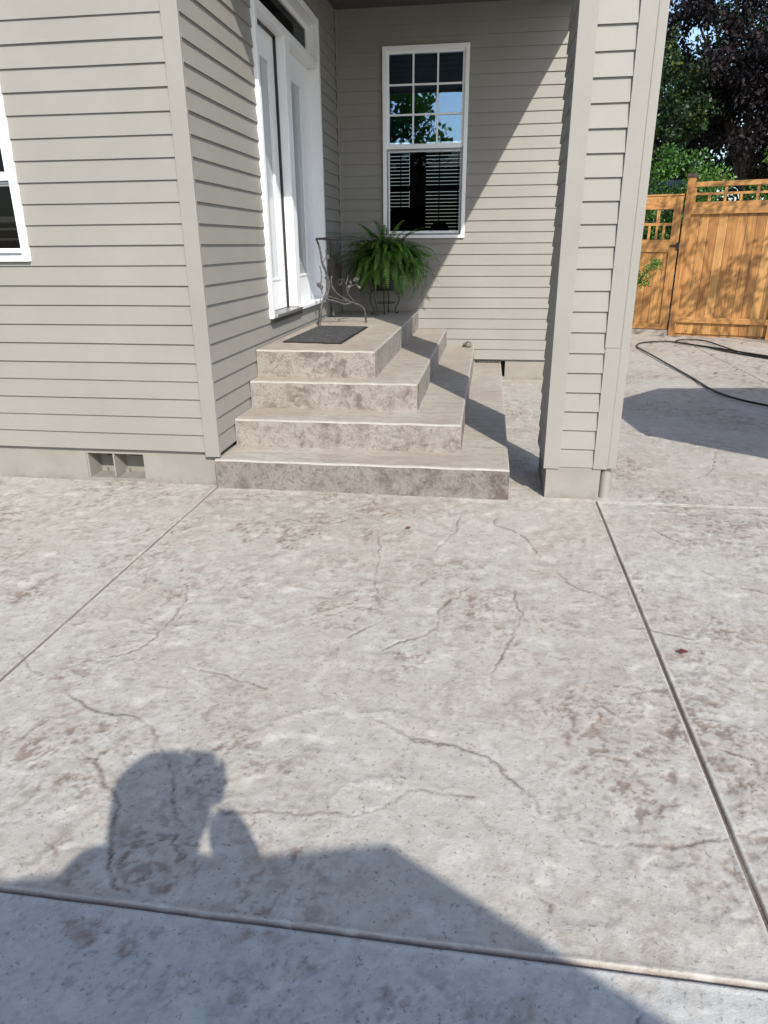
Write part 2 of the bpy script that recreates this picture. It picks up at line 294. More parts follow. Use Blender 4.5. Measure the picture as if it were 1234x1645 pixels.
def lines(segs, extra):
    o = []
    for a, b, s in segs: o.append(np.arange(a, b, s))
    o.append(np.array([segs[-1][1]]))
    for e in extra: o.append(np.array([e-.03, e-.016, e-.009, e-.0055, e-.0035, e, e+.0035, e+.0055, e+.009, e+.016, e+.03]))
    a = np.unique(np.round(np.concatenate(o), 5)); keep = [a[0]]
    for q in a[1:]:
        if q-keep[-1] > .0015: keep.append(q)
    return np.array(keep)
GX = [-.04, 2.645]; GY = [-3.355, .015]
def make_patio():
    xs = lines([(-30, -6, 2.), (-6, -2.3, .06), (-2.3, 3.9, .0066), (3.9, 9, .04), (9, 30, 1.5)], GX+[5.33])
    ys = lines([(-20, -6, 1.5), (-6, -3.8, .06), (-3.8, -1.6, .0066), (-1.6, .3, .011), (.3, 4.7, .022), (4.7, 12, .05), (12, 18, .5)], GY+[4.52])
    X, Y = np.meshgrid(xs, ys)
    # crack distance field
    D = np.full(X.shape, .06); rr = random.Random(3)
    for pl in CRACKS:
        pts = [Vector((p[0], p[1], 0)) for p in spline([(a, b, 0) for a, b in pl], 5)]
        off = rr.random()*50; acc = 0; n = len(pts)
        for i in range(n-1):
            a, b = pts[i], pts[i+1]; ln = (b-a).length; k = max(1, int(ln/.006)); nx, ny = -(b-a).y/ln, (b-a).x/ln
            for j in range(k):
                t = j/k; acc += ln/k; q = a.lerp(b, t)
                jit = .009*(float(vn(np.array(acc), np.array(off), 16.))-.5)*2+.006*(float(vn(np.array(acc), np.array(off), 45.))-.5)*2+.004*(float(vn(np.array(acc), np.array(off), 110.))-.5)*2
                px, py = q.x+nx*jit, q.y+ny*jit
                wgt = .55+.9*float(vn(np.array(acc), np.array(off+5), 7.))
                e = min(acc, .12)/.12
                i0, i1 = np.searchsorted(xs, (px-.06, px+.06)); j0, j1 = np.searchsorted(ys, (py-.06, py+.06))
                if i1 > i0 and j1 > j0:
                    d = np.hypot(X[j0:j1, i0:i1]-px, Y[j0:j1, i0:i1]-py)/(wgt*max(e, .25))
                    np.minimum(D[j0:j1, i0:i1], d, out=D[j0:j1, i0:i1])
    vein = np.exp(-(D/.0042)**2); lip = np.exp(-((D-.015)/.008)**2)
    wx = X+.10*(fbm(X, Y, 3., 3, .5, 40)-.5); wy = Y+.10*(fbm(X, Y, 3., 3, .5, 70)-.5)
    big = fbm(wx, wy, 1.15, 4, .55, 3.); mid = fbm(wx, wy, 5., 5, .6, 11.); pit = fbm(wx, wy, 26., 4, .6, 23.); pit2 = fbm(wx, wy, 55., 3, .6, 31.)
    ridg = 1-np.abs(fbm(wx, wy, 2.2, 4, .5, 61.)*2-1)*2.0
    patch = sst(big, .36, .64); dens = sst(mid, .38, .62)
    pits = .85*sst(pit, .55, .68)*(.25+.75*dens)*(.35+.65*patch)+.75*sst(pit2, .57, .70)*(.3+.7*dens)*(.35+.65*patch)+.15*sst(fbm(wx, wy, 11., 4, .6, 91.), .56, .68)*patch
    pig = .05*patch+.06*dens*patch+.85*pits*(1-.4*(Y < -3.355))+.25*np.exp(-(D/.016)**2)
    H = .010*(big-.5)+.006*(mid-.5)+.002*(pit-.5)-.0035*np.clip(pits, 0, 1)-.0035*vein+.0004*lip+.003*sst(ridg, .75, 1.)
    H -= .004*sst(vn(wx, wy, 9., 4, 8), .62, .9)
    pig = pig*(1-.8*lip)
    crk = np.exp(-(D/.0036)**2)*(.25+.75*sst(fbm(X, Y, 9., 3, .6, 55.), .40, .58))
    grime = vn(X, Y, 4., 3., 8.)
    for g in GX: crk = np.where((Y < .03) & (np.abs(X-g) < .0055), (.35 if g < 0 else .55)+.45*grime, crk)
    crk = np.where(np.abs(Y+3.355) < .0055, .55+.45*grime, crk)
    for g in GX:
        msk = (Y < .03) if g < 5 else (Y > 4)
        d = np.abs(X-g); H = np.where(msk, H*np.clip(d/.03, .15, 1)+.002*np.exp(-((d-.013)/.006)**2)-.009*(d < .006), H)
        pig = np.where(msk & (d < .0065), .75+.5*grime, np.where(msk & (d < .02), pig*.4, pig))
    d = np.abs(X-5.33); msk = Y > 4.52; H = np.where(msk, H-.008*(d < .006), H); pig = np.where(msk & (d < .006), 1., pig)
    for g in GY:
        msk = (X > 2.66) if g > -1 else (X > -50)
        d = np.abs(Y-g); dep = .009 if g < -1 else .001
        H = np.where(msk, H*np.clip(d/.03, .15, 1)+.003*np.exp(-((d-.013)/.006)**2)-dep*(d < .006), H)
        pig = np.where(msk & (d < .0065), .8+.5*grime if g < -1 else 0., np.where(msk & (d < .022), pig*.2, pig))
    far = sst(np.hypot(X-1.8, Y+4.6), 14, 20); H = H*(1-far)
    H = H-.0055
    V = np.stack([X, Y, H], -1).reshape(-1, 3); ny, nx = X.shape
    idx = np.arange(nx*ny).reshape(ny, nx)
    F = np.stack([idx[:-1, :-1], idx[:-1, 1:], idx[1:, 1:], idx[1:, :-1]], -1).reshape(-1, 4)
    me = bpy.data.meshes.new('patio'); me.vertices.add(len(V)); me.vertices.foreach_set('co', V.astype(np.float32).ravel())
    me.loops.add(F.size); me.loops.foreach_set('vertex_index', F.astype(np.int32).ravel())
    me.polygons.add(len(F)); me.polygons.foreach_set('loop_start', np.arange(0, F.size, 4, dtype=np.int32))
    me.update(calc_edges=True)
    me.polygons.foreach_set('use_smooth', np.ones(len(F), dtype=bool))
    at = me.attributes.new('pigment', 'FLOAT', 'POINT'); at.data.foreach_set('value', np.clip(pig, 0, 1).astype(np.float32).ravel())
    at = me.attributes.new('crack', 'FLOAT', 'POINT'); at.data.foreach_set('value', np.clip(crk, 0, 1).astype(np.float32).ravel())
    o = link_mesh('patio', me, M['ground']); tag(o, kind='structure'); return o
make_patio()
g_ = MB(); g_.add([(-600, -600, -.12), (600, -600, -.12), (600, 900, -.12), (-600, 900, -.12)], [(0, 1, 2, 3)])
M['earth'] = simple('lawn_earth', (.06, .075, .03), .95, var=.3, sc=.5)
tag(g_.build('ground', M['earth']), kind='structure')

# ------------------------------------------------------------------ the house
E_ = .127; H0 = .2535; D = 4.5656; ZT = 4.13
house = empty('house', (0, 0, 0), 'greige lap sided house with a recessed porch and a square corner column', 'house')
def part(mb, name, mt, parent=house, label=None, smooth=False):
    o = mb.build(name, mt, parent, smooth)
    if label: o['label'] = label
    return o
def siding(O, U, N, ulen, z0, n, openings=(), ztop=99, lipb=.015, lipt=.002, wav=.0012, seed=0):
    mb = MB(); O = Vector(O); U = Vector(U); N = Vector(N); rr = random.Random(seed)
    Z = Vector((0, 0, 1))
    for k in range(n):
        za, zb = z0+k*E_, min(z0+(k+1)*E_+.0, ztop)
        if zb-za < .005: break
        cuts = sorted({za, zb} | {z for o in openings for z in (o[2], o[3]) if za < z < zb})
        lb = lipb+rr.uniform(-.0015, .0015)
        ph = rr.uniform(0, 6); wv = lambda u: wav*math.sin(u*1.7+ph)+wav*.5*math.sin(u*4.1+ph*2)
        for c0, c1 in zip(cuts, cuts[1:]):
            iv = [(0, ulen)]
            for o in openings:
                if o[2] < c1-1e-6 and o[3] > c0+1e-6:
                    nv = []
                    for a, b in iv:
                        if o[1] <= a or o[0] >= b: nv.append((a, b))
                        else:
                            if o[0] > a: nv.append((a, o[0]))
                            if o[1] < b: nv.append((o[1], b))
                    iv = nv
            for a, b in iv:
                m_ = max(1, int((b-a)/.4)); us = [a+(b-a)*i/m_ for i in range(m_+1)]
                f = lambda z: lb+(lipt-lb)*(z-za)/E_
                lo = [O+U*u+Z*(c0+(wv(u) if c0 == za else 0))+N*f(c0) for u in us]
                hi = [O+U*u+Z*(c1+(wv(u+.3) if c1 == zb and k < n-1 else 0)+(.004 if c1 == zb else 0))+N*(f(c1)) for u in us]
                flip = U.cross(Z).dot(N) < 0
                for i in range(m_):
                    q = [lo[i], lo[i+1], hi[i+1], hi[i]]; mb.add(q[::-1] if flip else q, [(0, 1, 2, 3)])
                if c0 == za:
                    bk = [p-N*(f(c0)+.006) for p in lo]
                    for i in range(m_):
                        q = [bk[i], bk[i+1], lo[i+1], lo[i]]; mb.add(q[::-1] if flip else q, [(0, 1, 2, 3)])
                # end faces
                for e, s_ in ((0, 1), (-1, -1)):
                    q = [lo[e], hi[e], hi[e]-N*(f(c1)+.006), lo[e]-N*(f(c0)+.006)]; mb.add(q, [(0, 1, 2, 3)])
    return mb
NC = 31
W1O = (-6.0, -.09, 0, 0)
# front wall (faces the viewer): u runs along +x from x=-6; window opening
WIN1 = (-2.62, -1.20, 1.55, 3.25)
fw = siding((-6, .010, 0), (1, 0, 0), (0, -1, 0), 6-.105, H0, NC, [(WIN1[0]+6, WIN1[1]+6, WIN1[2], WIN1[3])], ZT+.3, seed=1)
part(fw, 'front_wall', M['siding'])
DOOR = (1.41, 3.60, 1.045, 3.775)
sw = siding((-.012, .012, 0), (0, 1, 0), (1, 0, 0), D-.012, H0, NC, [(DOOR[0]-.012, DOOR[1]-.012, DOOR[2], DOOR[3])], ZT, seed=2)
part(sw, 'side_wall', M['siding'])
WIN3 = (.54, 1.53, 1.71, 3.732)
bw = siding((0, D+.01, 0), (1, 0, 0), (0, -1, 0), 2.74, H0, NC, [(WIN3[0], WIN3[1], WIN3[2], WIN3[3])], ZT, seed=3)
part(bw, 'porch_wall', M['siding'])
rw = siding((2.735, D, 0), (0, 1, 0), (1, 0, 0), 4.4, H0, NC, [], ZT, seed=4)
part(rw, 'end_wall', M['siding'])
cb = MB()
cb.box(-.107, .0, -.010, .02, .222, ZT+.3, .003)
part(cb, 'corner_board', M['trim'])
cb = MB(); cb.box(0.001, .022, D-.022, D-.001, H0, ZT, .002); part(cb, 'inner_corner_trim', M['trim'])
cb = MB(); cb.box(2.70, 2.752, D-.016, D+.08, H0, ZT, .003); part(cb, 'corner_board', M['trim'])
# foundation, with openings for vents
fo = MB(); fy = .03
def fwall(x0, x1, holes, y0, y1):
    segs = sorted(holes); x = x0
    for a, b, z0, z1 in segs:
        fo.box(x, a, y0, y1, -.05, .262); fo.box(a, b, y0, y1, z1, .262)
        if z0 > -.04: fo.box(a, b, y0, y1, -.05, z0)
        x = b
    fo.box(x, x1, y0, y1, -.05, .262)
fwall(-6, -.045, [(-1.06, -.607, .022, .210)], fy, .20)
fo.box(-.20, -.045, .2003, D+.2, -.05, .262)
fwall(-.045, 2.70, [(1.72, 2.105, .03, .232)], D+.03, D+.20)
fo.box(2.53, 2.70, D+.2003, D+4.4, -.05, .262)
part(fo, 'foundation', M['found'])
# left vent
vt = MB(); vt.box(-1.062, -.605, .2003, .215, .0, .26); vt.box(-1.06, -.607, .04, .2, .0, .0215)
vo = part(vt, 'foundation_vent', M['found'])
vd = MB()
vd.box(-.846, -.836, .028, .198, .023, .208)
for i in range(9):
    z = .035+i*.019; vd.box(-.8515, -.8464, .035, .196, z, z+.008)
part(vd, 'vent_divider', M['found'], vo)
for a_ in ((-.99, -.87, .1985, .2002, .145, .205), (-.80, -.66, .1985, .2002, .150, .205)):
    vd = MB(); vd.box(*a_); part(vd, 'vent_slot', M['dark'], vo)
for x in (-1.0, -.835, -.82, -.65):
    vd = MB(); vd.box(x, x+.012, .17, .199, .023, .05); part(vd, 'vent_clip', M['found'], vo)
vd = MB(); vd.box(-1.0595, -1.045, .035, .19, .023, .2095); part(vd, 'vent_flange', M['found'], vo)
# back vent, half hidden by the steps
vt = MB(); vt.box(1.722, 2.103, D+.12, D+.14, .03, .232)
vo = part(vt, 'foundation_vent', M['dark'])
vd = MB(); vd.box(1.74, 2.05, D+.0, D+.029, .212, .230)
for i in range(12): vd.box(1.76+i*.024, 1.77+i*.024, D-.004, D+.0, .205, .232)
part(vd, 'vent_grille', M['iron'], vo)

# windows ----------------------------------------------------------
def window(x0, x1, z0, z1, y, grid, zmid, name='window', low_glass='glass_low', up_glass='glass'):
    """double hung window in a wall facing -y whose face is at y"""
    mb = MB(); cw = .062; yo = y-.030
    def frame(mb, a, b, c, d, w, ya, yb, bev=.004, wt=None, wb=None):
        wt = wt or w; wb = wb or w
        mb.box(a, a+w, ya, yb, c, d, bev); mb.box(b-w, b, ya, yb, c, d, bev)
        mb.box(a+w-.001, b-w+.001, ya+.0006, yb, d-wt, d-.0004, bev); mb.box(a+w-.001, b-w+.001, ya+.0006, yb, c+.0004, c+wb, bev)
    frame(mb, x0, x1, z0, z1, .045, yo, y+.10, wb=.038, wt=.05)
    fr = part(mb, name, M['white'])
    s = MB(); xi0, xi1 = x0+.044, x1-.044
    frame(s, xi0, xi1, zmid-.020, z1-.045, .030, yo+.022, y+.03, wb=.052)
    part(s, 'upper_sash', M['white'], fr)
    s = MB(); frame(s, xi0, xi1, z0+.034, zmid-.022, .030, yo+.045, y+.06, wb=.05, wt=.028); part(s, 'lower_sash', M['white'], fr)
    s = MB(); frame(s, xi0+.004, xi1-.004, z0+.040, zmid-.024, .016, yo+.030, yo+.0445, .002); part(s, 'insect_screen_frame', M['alu'], fr)
    if grid:
        g = MB(); a, b = xi0+.029, xi1-.029; c, d = zmid+.032, z1-.075
        for i in (1, 2):
            x = a+(b-a)*i/3; g.box(x-.010, x+.010, y+.0085, y+.021, c, d, .002)
        for i in (1, 2):
            z = c+(d-c)*i/3; g.box(a, b, y+.0075, y+.020, z-.010, z+.010, .002)
        part(g, 'muntin_grid', M['white'], fr)
    p = MB(); p.box(xi0+.02, xi1-.02, y+.022, y+.026, zmid-.01, z1-.06); part(p, 'upper_pane', M[up_glass], fr)
    p = MB(); p.box(xi0+.02, xi1-.02, y+.050, y+.054, z0+.05, zmid-.03); part(p, 'lower_pane', M[low_glass], fr)
    return fr
w3 = window(*WIN3, D, True, 2.712)
w1 = window(*WIN1, .0, False, 2.065, up_glass='glass_low')
# blinds inside the front window
b = MB()
for i in range(3): b.box(WIN1[0]+.08, WIN1[1]-.075, .13, .15, 1.62+i*.065, 1.635+i*.065)
b.box(WIN1[0]+.08, WIN1[1]-.075, .12, .15, 1.80, 1.835)
part(b, 'blind', M['slat'], w1)
# rooms behind the windows (closed, dark)
rm = MB()
rm.box(-2.9, -.4, 2.0, 2.05, .6, 3.6); rm.box(-2.9, -2.85, .16, 2.0, .6, 3.6); rm.box(-.45, -.4, .16, 2.0, .6, 3.6)
rm.box(-2.9, -.4, .16, 2.05, 3.6, 3.65); rm.box(-2.9, -.4, .16, 2.05, .55, .6)
part(rm, 'interior_wall', M['dark']); rm = MB()
X0, X1, Y0, Y1 = -.3, 2.6, D+.12, D+3.6
rm.box(X0-.05, X0, Y0, Y1, .8, 4.1); rm.box(X1, X1+.05, Y0, Y1, .8, 4.1)
rm.box(X0, X1, Y0, Y1, .80, .85); rm.box(X0, X1, Y0, Y1, 4.05, 4.1)
# far wall of the room with two blinded windows either side of a post
rm.box(X0, .0, Y1-.05, Y1, .85, 4.05); rm.box(.47, .74, Y1-.05, Y1, .85, 4.05); rm.box(1.5, X1, Y1-.05, Y1, .85, 4.05)
rm.box(.0, 1.5, Y1-.0505, Y1, 3.2, 4.05); rm.box(.0, 1.5, Y1-.0505, Y1, .85, 1.3); rm.box(.0, 1.5, Y1-.052, Y1-.001, 2.47, 2.56)
part(rm, 'interior_wall', M['dark'])
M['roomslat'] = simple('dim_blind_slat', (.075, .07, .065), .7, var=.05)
for (a, c) in ((.0, .47), (.74, 1.5)):
    bl = MB()
    for i in range(34):
        z = 1.32+i*.054
        bl.add([(a, Y1-.10, z), (c, Y1-.10, z), (c, Y1-.072, z+.049), (a, Y1-.072, z+.049)], [(0, 1, 2, 3)])
    for x_ in (.3, .7): bl.box(a+(c-a)*x_-.008, a+(c-a)*x_+.008, Y1-.106, Y1-.102, 1.3, 3.2)
    part(bl, 'blind', M['roomslat'])
def armchair(cx_, w_, h_, y_, label):
    o = empty('armchair', (cx_, y_, .85), label, 'armchair'); a = MB()
    a.box(cx_-w_/2, cx_+w_/2, y_+.25, y_+.45, .95, h_, .09); part(a, 'backrest', M['darkcloth'], o)
    a = MB(); a.box(cx_-w_/2, cx_+w_/2, y_-.3, y_+.249, .95, 1.3, .06); part(a, 'seat', M['darkcloth'], o)
    for sx in (-1, 1):
        a = MB(); a.box(cx_+sx*w_/2, cx_+sx*(w_/2+.09), y_-.3, y_+.3, .95, h_-.5, .04); part(a, 'armrest', M['darkcloth'], o)
        a = MB(); a.box(cx_+sx*(w_/2-.05), cx_+sx*(w_/2), y_-.25, y_-.2, .85, .95, .005); part(a, 'leg', M['darkcloth'], o)
armchair(.52, .52, 2.17, 6.8, 'tall dark armchair seen through the lower left of the porch window')
armchair(1.02, .30, 1.97, 7.2, 'lower dark chair seen through the porch window beside the tall armchair')
def shell(x0, x1, y0, y1, z0, z1):
    sh = MB(); sh.box(x0, x1, y0, y1, z0, z1); return sh
# outer shell closing the rest of the volume, and the roof (out of frame)
sh = MB()
sh.box(-6, -.05, 7.9, 8.0, 0, ZT); sh.box(-6, -5.95, .05, 7.9, 0, ZT)
part(sh, 'rear_wall', M['siding'])
rf = MB()
rf.box(-6.1, .02, -.02, 9.0, ZT+.31, ZT+.40)
part(rf, 'upper_floor', M['soffit'])
rf = MB()
rf.add([(-6.3, -.35, 4.55), (2.90, -.22, 4.72), (2.90, 4.5, 6.6), (-6.3, 4.5, 6.6), (2.90, 9.3, 4.55), (-6.3, 9.3, 4.55)], [(0, 1, 2, 3), (3, 2, 4, 5), (0, 3, 5), (1, 4, 2), (0, 5, 4, 1)])
part(rf, 'roof', M['dark'])
# porch ceiling with its front and side beam
pc = MB()
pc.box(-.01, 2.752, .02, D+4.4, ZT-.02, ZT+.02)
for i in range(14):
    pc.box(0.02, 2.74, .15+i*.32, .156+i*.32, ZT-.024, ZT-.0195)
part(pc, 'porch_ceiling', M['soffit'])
pb = MB(); pb.box(.0, 2.755, -.008, .012, ZT-.055, ZT+.5, .003); pb.box(2.735, 2.758, .013, D, ZT-.04, ZT+.5, .003)
part(pb, 'fascia', M['trim'])

# door unit in the side wall (faces +x) -----------------------------
y0, y1, z0, z1 = DOOR
df = MB()
df.box(-.12, .028, y0, y0+.062, z0-.0, z1, .004)               # left jamb + casing
df.box(-.12, .028, y1-.068, y1, z0+.0, z1, .004)              # right jamb
df.box(-.12, .027, y0+.06, y1-.066, z1-.06, z1-.001, .004)     # head
df.box(-.12, .018, y0+.06, y1-.066, 3.335, 3.395, .004)        # transom bar
df.box(-.12, .010, 2.300, 2.455, z0+.035, 3.337, .004)         # mullion
df.box(-.12, .040, 2.36, y1-.066, z0+.001, z0+.032, .004)      # white sill under the fixed panel
dfo = part(df, 'door_frame', M['whitepaint'])
th = MB(); th.box(-.12, .050, y0+.063, 2.358, z0+.002, z0+.030, .004); part(th, 'threshold', M['alu'], dfo)
th = MB(); th.box(-.01, .030, y0+.01, 2.40, z0-.035, z0+.0, .0); part(th, 'threshold_shade', M['rubber'], dfo)  # black strip stands in for the shade beneath the threshold
ws = MB(); ws.box(-.098, -.070, 2.284, 2.299, z0+.036, 3.330); ws.box(-.098, -.070, y0+.063, 2.284, 3.318, 3.334)
part(ws, 'weatherstrip', M['rubber'], dfo)
def leaf(ya, yb, ga, gb, zt, name, frostlabel=None):
    mb = MB(); xa, xb = -.118, -.092; za = z0+.034
    mb.box(xa, xb, ya, ga, za, zt, .002); mb.box(xa, xb, gb, yb, za, zt, .002)
    mb.box(xa, xb-.0005, ga-.001, gb+.001, za, 1.36, .002); mb.box(xa, xb-.0005, ga-.001, gb+.001, 3.10, zt, .002)
    # raised bead round the glass
    for (a, b, c, d) in ((ga-.022, ga, 1.338, 3.122), (gb, gb+.022, 1.338, 3.122)): mb.box(xb, xb+.008, a, b, c, d, .003)
    for (c, d) in ((1.338, 1.36), (3.10, 3.122)): mb.box(xb, xb+.0075, ga, gb, c, d, .003)
    o = part(mb, name, M['whitepaint'])
    p = MB(); p.box(xa+.010, xb-.010, ga, gb, 1.36, 3.10); part(p, 'glass_panel', M['frost'], o)
    return o
leaf(y0+.063, 2.283, 1.68, 2.10, 3.317, 'door')
leaf(2.456, y1-.069, 2.70, 3.175, 3.333, 'fixed_door_panel')
tr = MB()
tr.box(-.11, -.075, y0+.063, y1-.069, 3.396, 3.445, .003); tr.box(-.11, -.075, y0+.063, y1-.069, 3.66, z1-.061, .003)
tr.box(-.11, -.0755, y0+.063, y0+.11, 3.444, 3.661, .003); tr.box(-.11, -.0755, y1-.115, y1-.069, 3.444, 3.661, .003)
tro = part(tr, 'transom_window', M['whitepaint'])
p = MB(); p.box(-.10, -.095, y0+.11, y1-.115, 3.445, 3.66); part(p, 'pane', M['glass_low'], tro)
bk = MB(); bk.box(-.20, -.14, y0-.05, y1+.05, z0-.05, z1+.1); part(bk, 'door_backing', M['dark'], dfo)

# porch column -----------------------------------------------------
cy = .055
cs = siding((2.386, cy+.012, 0), (1, 0, 0), (0, -1, 0), .224, .222, NC, [], ZT-.02, lipb=.016, seed=8)
for q in (siding((2.294, cy+.02, 0), (0, 1, 0), (-1, 0, 0), .63, .222, NC, [], ZT-.02, lipb=.014, lipt=.003, seed=9),
          siding((2.69, cy+.02, 0), (0, 1, 0), (1, 0, 0), .15, .222, NC, [], ZT-.02, lipb=.010, seed=10),
          siding((2.48, cy+.18, 0), (1, 0, 0), (0, 1, 0), .21, .222, NC, [], ZT-.02, lipb=.014, seed=11),
          siding((2.48, cy+.18, 0), (0, 1, 0), (1, 0, 0), .47, .222, NC, [], ZT-.02, lipb=.012, seed=12),
          siding((2.294, cy+.65, 0), (1, 0, 0), (0, 1, 0), .186, .222, NC, [], ZT-.02, lipb=.012, seed=13)):
    cs.add(q.v, q.f)
co = part(cs, 'porch_column', M['siding'])
for a, b_, zb in ((2.280, 2.386, .207), (2.607, 2.700, .213)):
    k = MB()
    if a > 2.5:
        k.box(a, b_, cy-.008, cy+.05, zb, 1.015, .002); k.box(a-.004, b_-.001, cy-.0095, cy+.05, 1.017, ZT-.02, .002)
    else: k.box(a, b_, cy-.008, cy+.05, zb, ZT-.02, .002)
    part(k, 'corner_board', M['trim'], co)
k = MB(); k.box(2.300, 2.662, cy+.004, cy+.20, -.03, .225, .004); k.box(2.3003, 2.47, cy+.2003, cy+.64, -.03, .2245, .004); part(k, 'column_base', M['found'], co)
k = MB()
k.tube([(2.706, cy+.075, -.01), (2.706, cy+.075, .1), (2.706, cy+.075, .2115)], .0365, 24)
part(k, 'drain_pipe', M['trim'], smooth=True)
k = MB(); k.box(2.7005, 2.757, cy+.004, cy+.07, .214, ZT-.02, .006)
part(k, 'downspout', M['trim'])

# ------------------------------------------------------------------ steps
steps = empty('concrete_steps', (1, 1, 0), 'stamped concrete porch steps wrapping round the raised landing', 'steps')
def stepmesh(x1, ya, z0_, z1_, seed, x0=-.011, yb=D-.004):
    """one block with a rounded, pale nosing; front face at ya, right face at x1"""
    rr = random.Random(seed); mb = MB(); nb = .013
    # perimeter path: left front corner -> right front corner -> back right corner
    path = [(x0+i*(x1-x0)/60, ya, (0, -1)) for i in range(61)]
    path += [(x1, ya+j*(yb-ya)/90, (1, 0)) for j in range(91)]
    ph = [rr.uniform(0, 6) for _ in range(6)]
    def off(i):
        return .0005*math.sin(i*.9+ph[0])+.0013*math.sin(i*.17+ph[1])
    corner = 60
    rings = [(0, z0_, .004, 0), (.0, z0_+.03, .001, 0), (.0, (z0_+z1_)/2, 0, 0), (0, z1_-nb*1.6, 0, 0), (.0, z1_-nb, 0, 1), (nb*.3, z1_-nb*.3, 0, 1), (nb, z1_, 0, 2), (.035, z1_+.0004, 0, 2)]
    V = []
    for i, (px, py, nrm) in enumerate(path):
        if i == corner or i == corner+1: nx, ny = .9, -.9
        else: nx, ny = nrm
        for (ins, z, o_, m_) in rings:
            d = -ins+o_+off(i)
            qx = px+nx*d if nx else px; qy = py+ny*d if ny else py
            if i < corner: qx = min(px, x1-ins)
            if i > corner+1: qy = max(py, ya+ins)
            V.append((qx, qy, z+(.0015*math.sin(i*.5+ph[3]) if m_ else 0)))
    n = len(rings); F = []; MI = []
    for i in range(len(path)-1):
        for k_ in range(n-1):
            a = i*n+k_; F.append((a, a+n, a+n+1, a+1)); MI.append(1 if rings[k_+1][3] == 0 or k_ == 3 else 2 if k_ in (4, 5) else 2 if k_ == 6 and False else 0)
    mb.v = V; mb.f = F; mb.m = MI
    # tread: inner polygon strip
    top = [V[i*n+n-1] for i in range(len(path))]
    base = len(mb.v)
    A = [(x0, ya+.035, z1_), ]
    inner = [(x0, yb, z1_+.0004)]
    mb.v += inner
    for i in range(len(path)-1):
        mb.f.append((base, i*n+n-1, (i+1)*n+n-1)); mb.m.append(0)
    return mb
ST = [(2.052, -.022, -.03, .210), (1.706, .345, .205, .420), (1.345, .755, .415, .632), (.982, .965, .627, .848)]
for i, (x1, ya, a, b) in enumerate(ST):
    mb = stepmesh(x1, ya, a, b, 20+i, x0=(-.034 if i == 0 else 0.003))
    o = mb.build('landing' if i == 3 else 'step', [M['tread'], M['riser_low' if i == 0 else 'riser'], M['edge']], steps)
# stone lying at the back of the third tread
st = bmesh.new(); bmesh.ops.create_icosphere(st, subdivisions=3, radius=1)
for v in st.verts:
    n_ = .16*math.sin(v.co.x*3+1)+.12*math.sin(v.co.y*5)+.1*math.sin(v.co.z*7+v.co.x*4)
    v.co = Vector((v.co.x*.062*(1+n_), v.co.y*.05*(1+n_), max(v.co.z, -.5)*.042*(1+n_)))
me = bpy.data.meshes.new('stone'); st.to_mesh(me); st.free()
M['stone'] = simple('grey_stone', (.15, .14, .115), .85, var=.4, sc=30, bmp=.8, bsc=80)
o = link_mesh('stone', me, M['stone']); o.location = (1.615, 4.44, .438)
tag(o, 'small grey stone at the back of the step against the siding', 'stone')

# ------------------------------------------------------------------ doormat
q, N, L, B = new_mat('doormat_rubber'); v = coords(N, L)
vo_ = N.new('ShaderNodeTexVoronoi'); vo_.inputs['Scale'].default_value = 24; L.new(v, vo_.inputs['Vector'])
n1 = noise(N, L, 90, 3, .6, v)
L.new(mixc(N, L, ramp(N, L, vo_.outputs['Distance'], [(.1, (.085, .085, .085)), (.5, (.028, .028, .029))]), (.1, .098, .09), ramp(N, L, n1.outputs[0], [(.55, (0,0,0)), (.75, (.6,.6,.6))])), B.inputs['Base Color'])
B.inputs['Roughness'].default_value = .85; bump(N, L, vo_.outputs['Distance'], B, .8, .006); M['mat'] = q
mt = empty('doormat', (.38, 2.03, .849), 'dark grey textured rubber doormat on the landing before the door', 'doormat')
q4 = [(.097, 1.416), (.632, 1.339), (.653, 2.644), (.125, 2.70)]
def quadslab(pts, za, zb):
    mb = MB(); mb.add([(x, y, za) for x, y in pts]+[(x, y, zb) for x, y in pts], [(3, 2, 1, 0), (4, 5, 6, 7)]+[(i, (i+1) % 4, (i+1) % 4+4, i+4) for i in range(4)]); return mb
part(quadslab(q4, .850, .857), 'rubber_border', M['rubber'], mt)
c_ = (sum(p[0] for p in q4)/4, sum(p[1] for p in q4)/4)
part(quadslab([(c_[0]+(x-c_[0])*.93, c_[1]+(y-c_[1])*.965) for x, y in q4], .8571, .862), 'mat_surface', M['mat'], mt)

# ------------------------------------------------------------------ iron table with branch legs
tb = empty('side_table', (.3, 3.2, .85), 'weathered wrought iron table with branch shaped legs beside the doormat', 'table')
A0 = Vector((.115, 2.77, 0)); dv_ = Vector((.7821, .6232, 0)); nn = Vector((-.6232, .7821, 0))
def bp(s, z, o=0): return A0+dv_*s+nn*o+Vector((0, 0, z))
def tubes(name, lst, parent, mt='iron'):
    mb = MB()
    for pts, ra, rb in lst:
        sp = spline(pts, 6); n_ = len(sp)
        mb.tube(sp, [ra+(rb-ra)*i/(n_-1)+.0012*math.sin(i*1.9) for i in range(n_)], 8)
    return part(mb, name, M[mt], parent, smooth=True)
l1 = tubes('leg', [([bp(-.003, 1.699), bp(.024, 1.635), bp(.043, 1.548), bp(.053, 1.472), bp(.094, 1.372), bp(.100, 1.283), bp(.093, 1.193), bp(.057, 1.115), bp(.02, 1.014), bp(-.007, .85)], .010, .013),
                  ([bp(.094, 1.372), bp(.12, 1.30), bp(.115, 1.2), bp(.07, 1.10)], .012, .012)], tb)
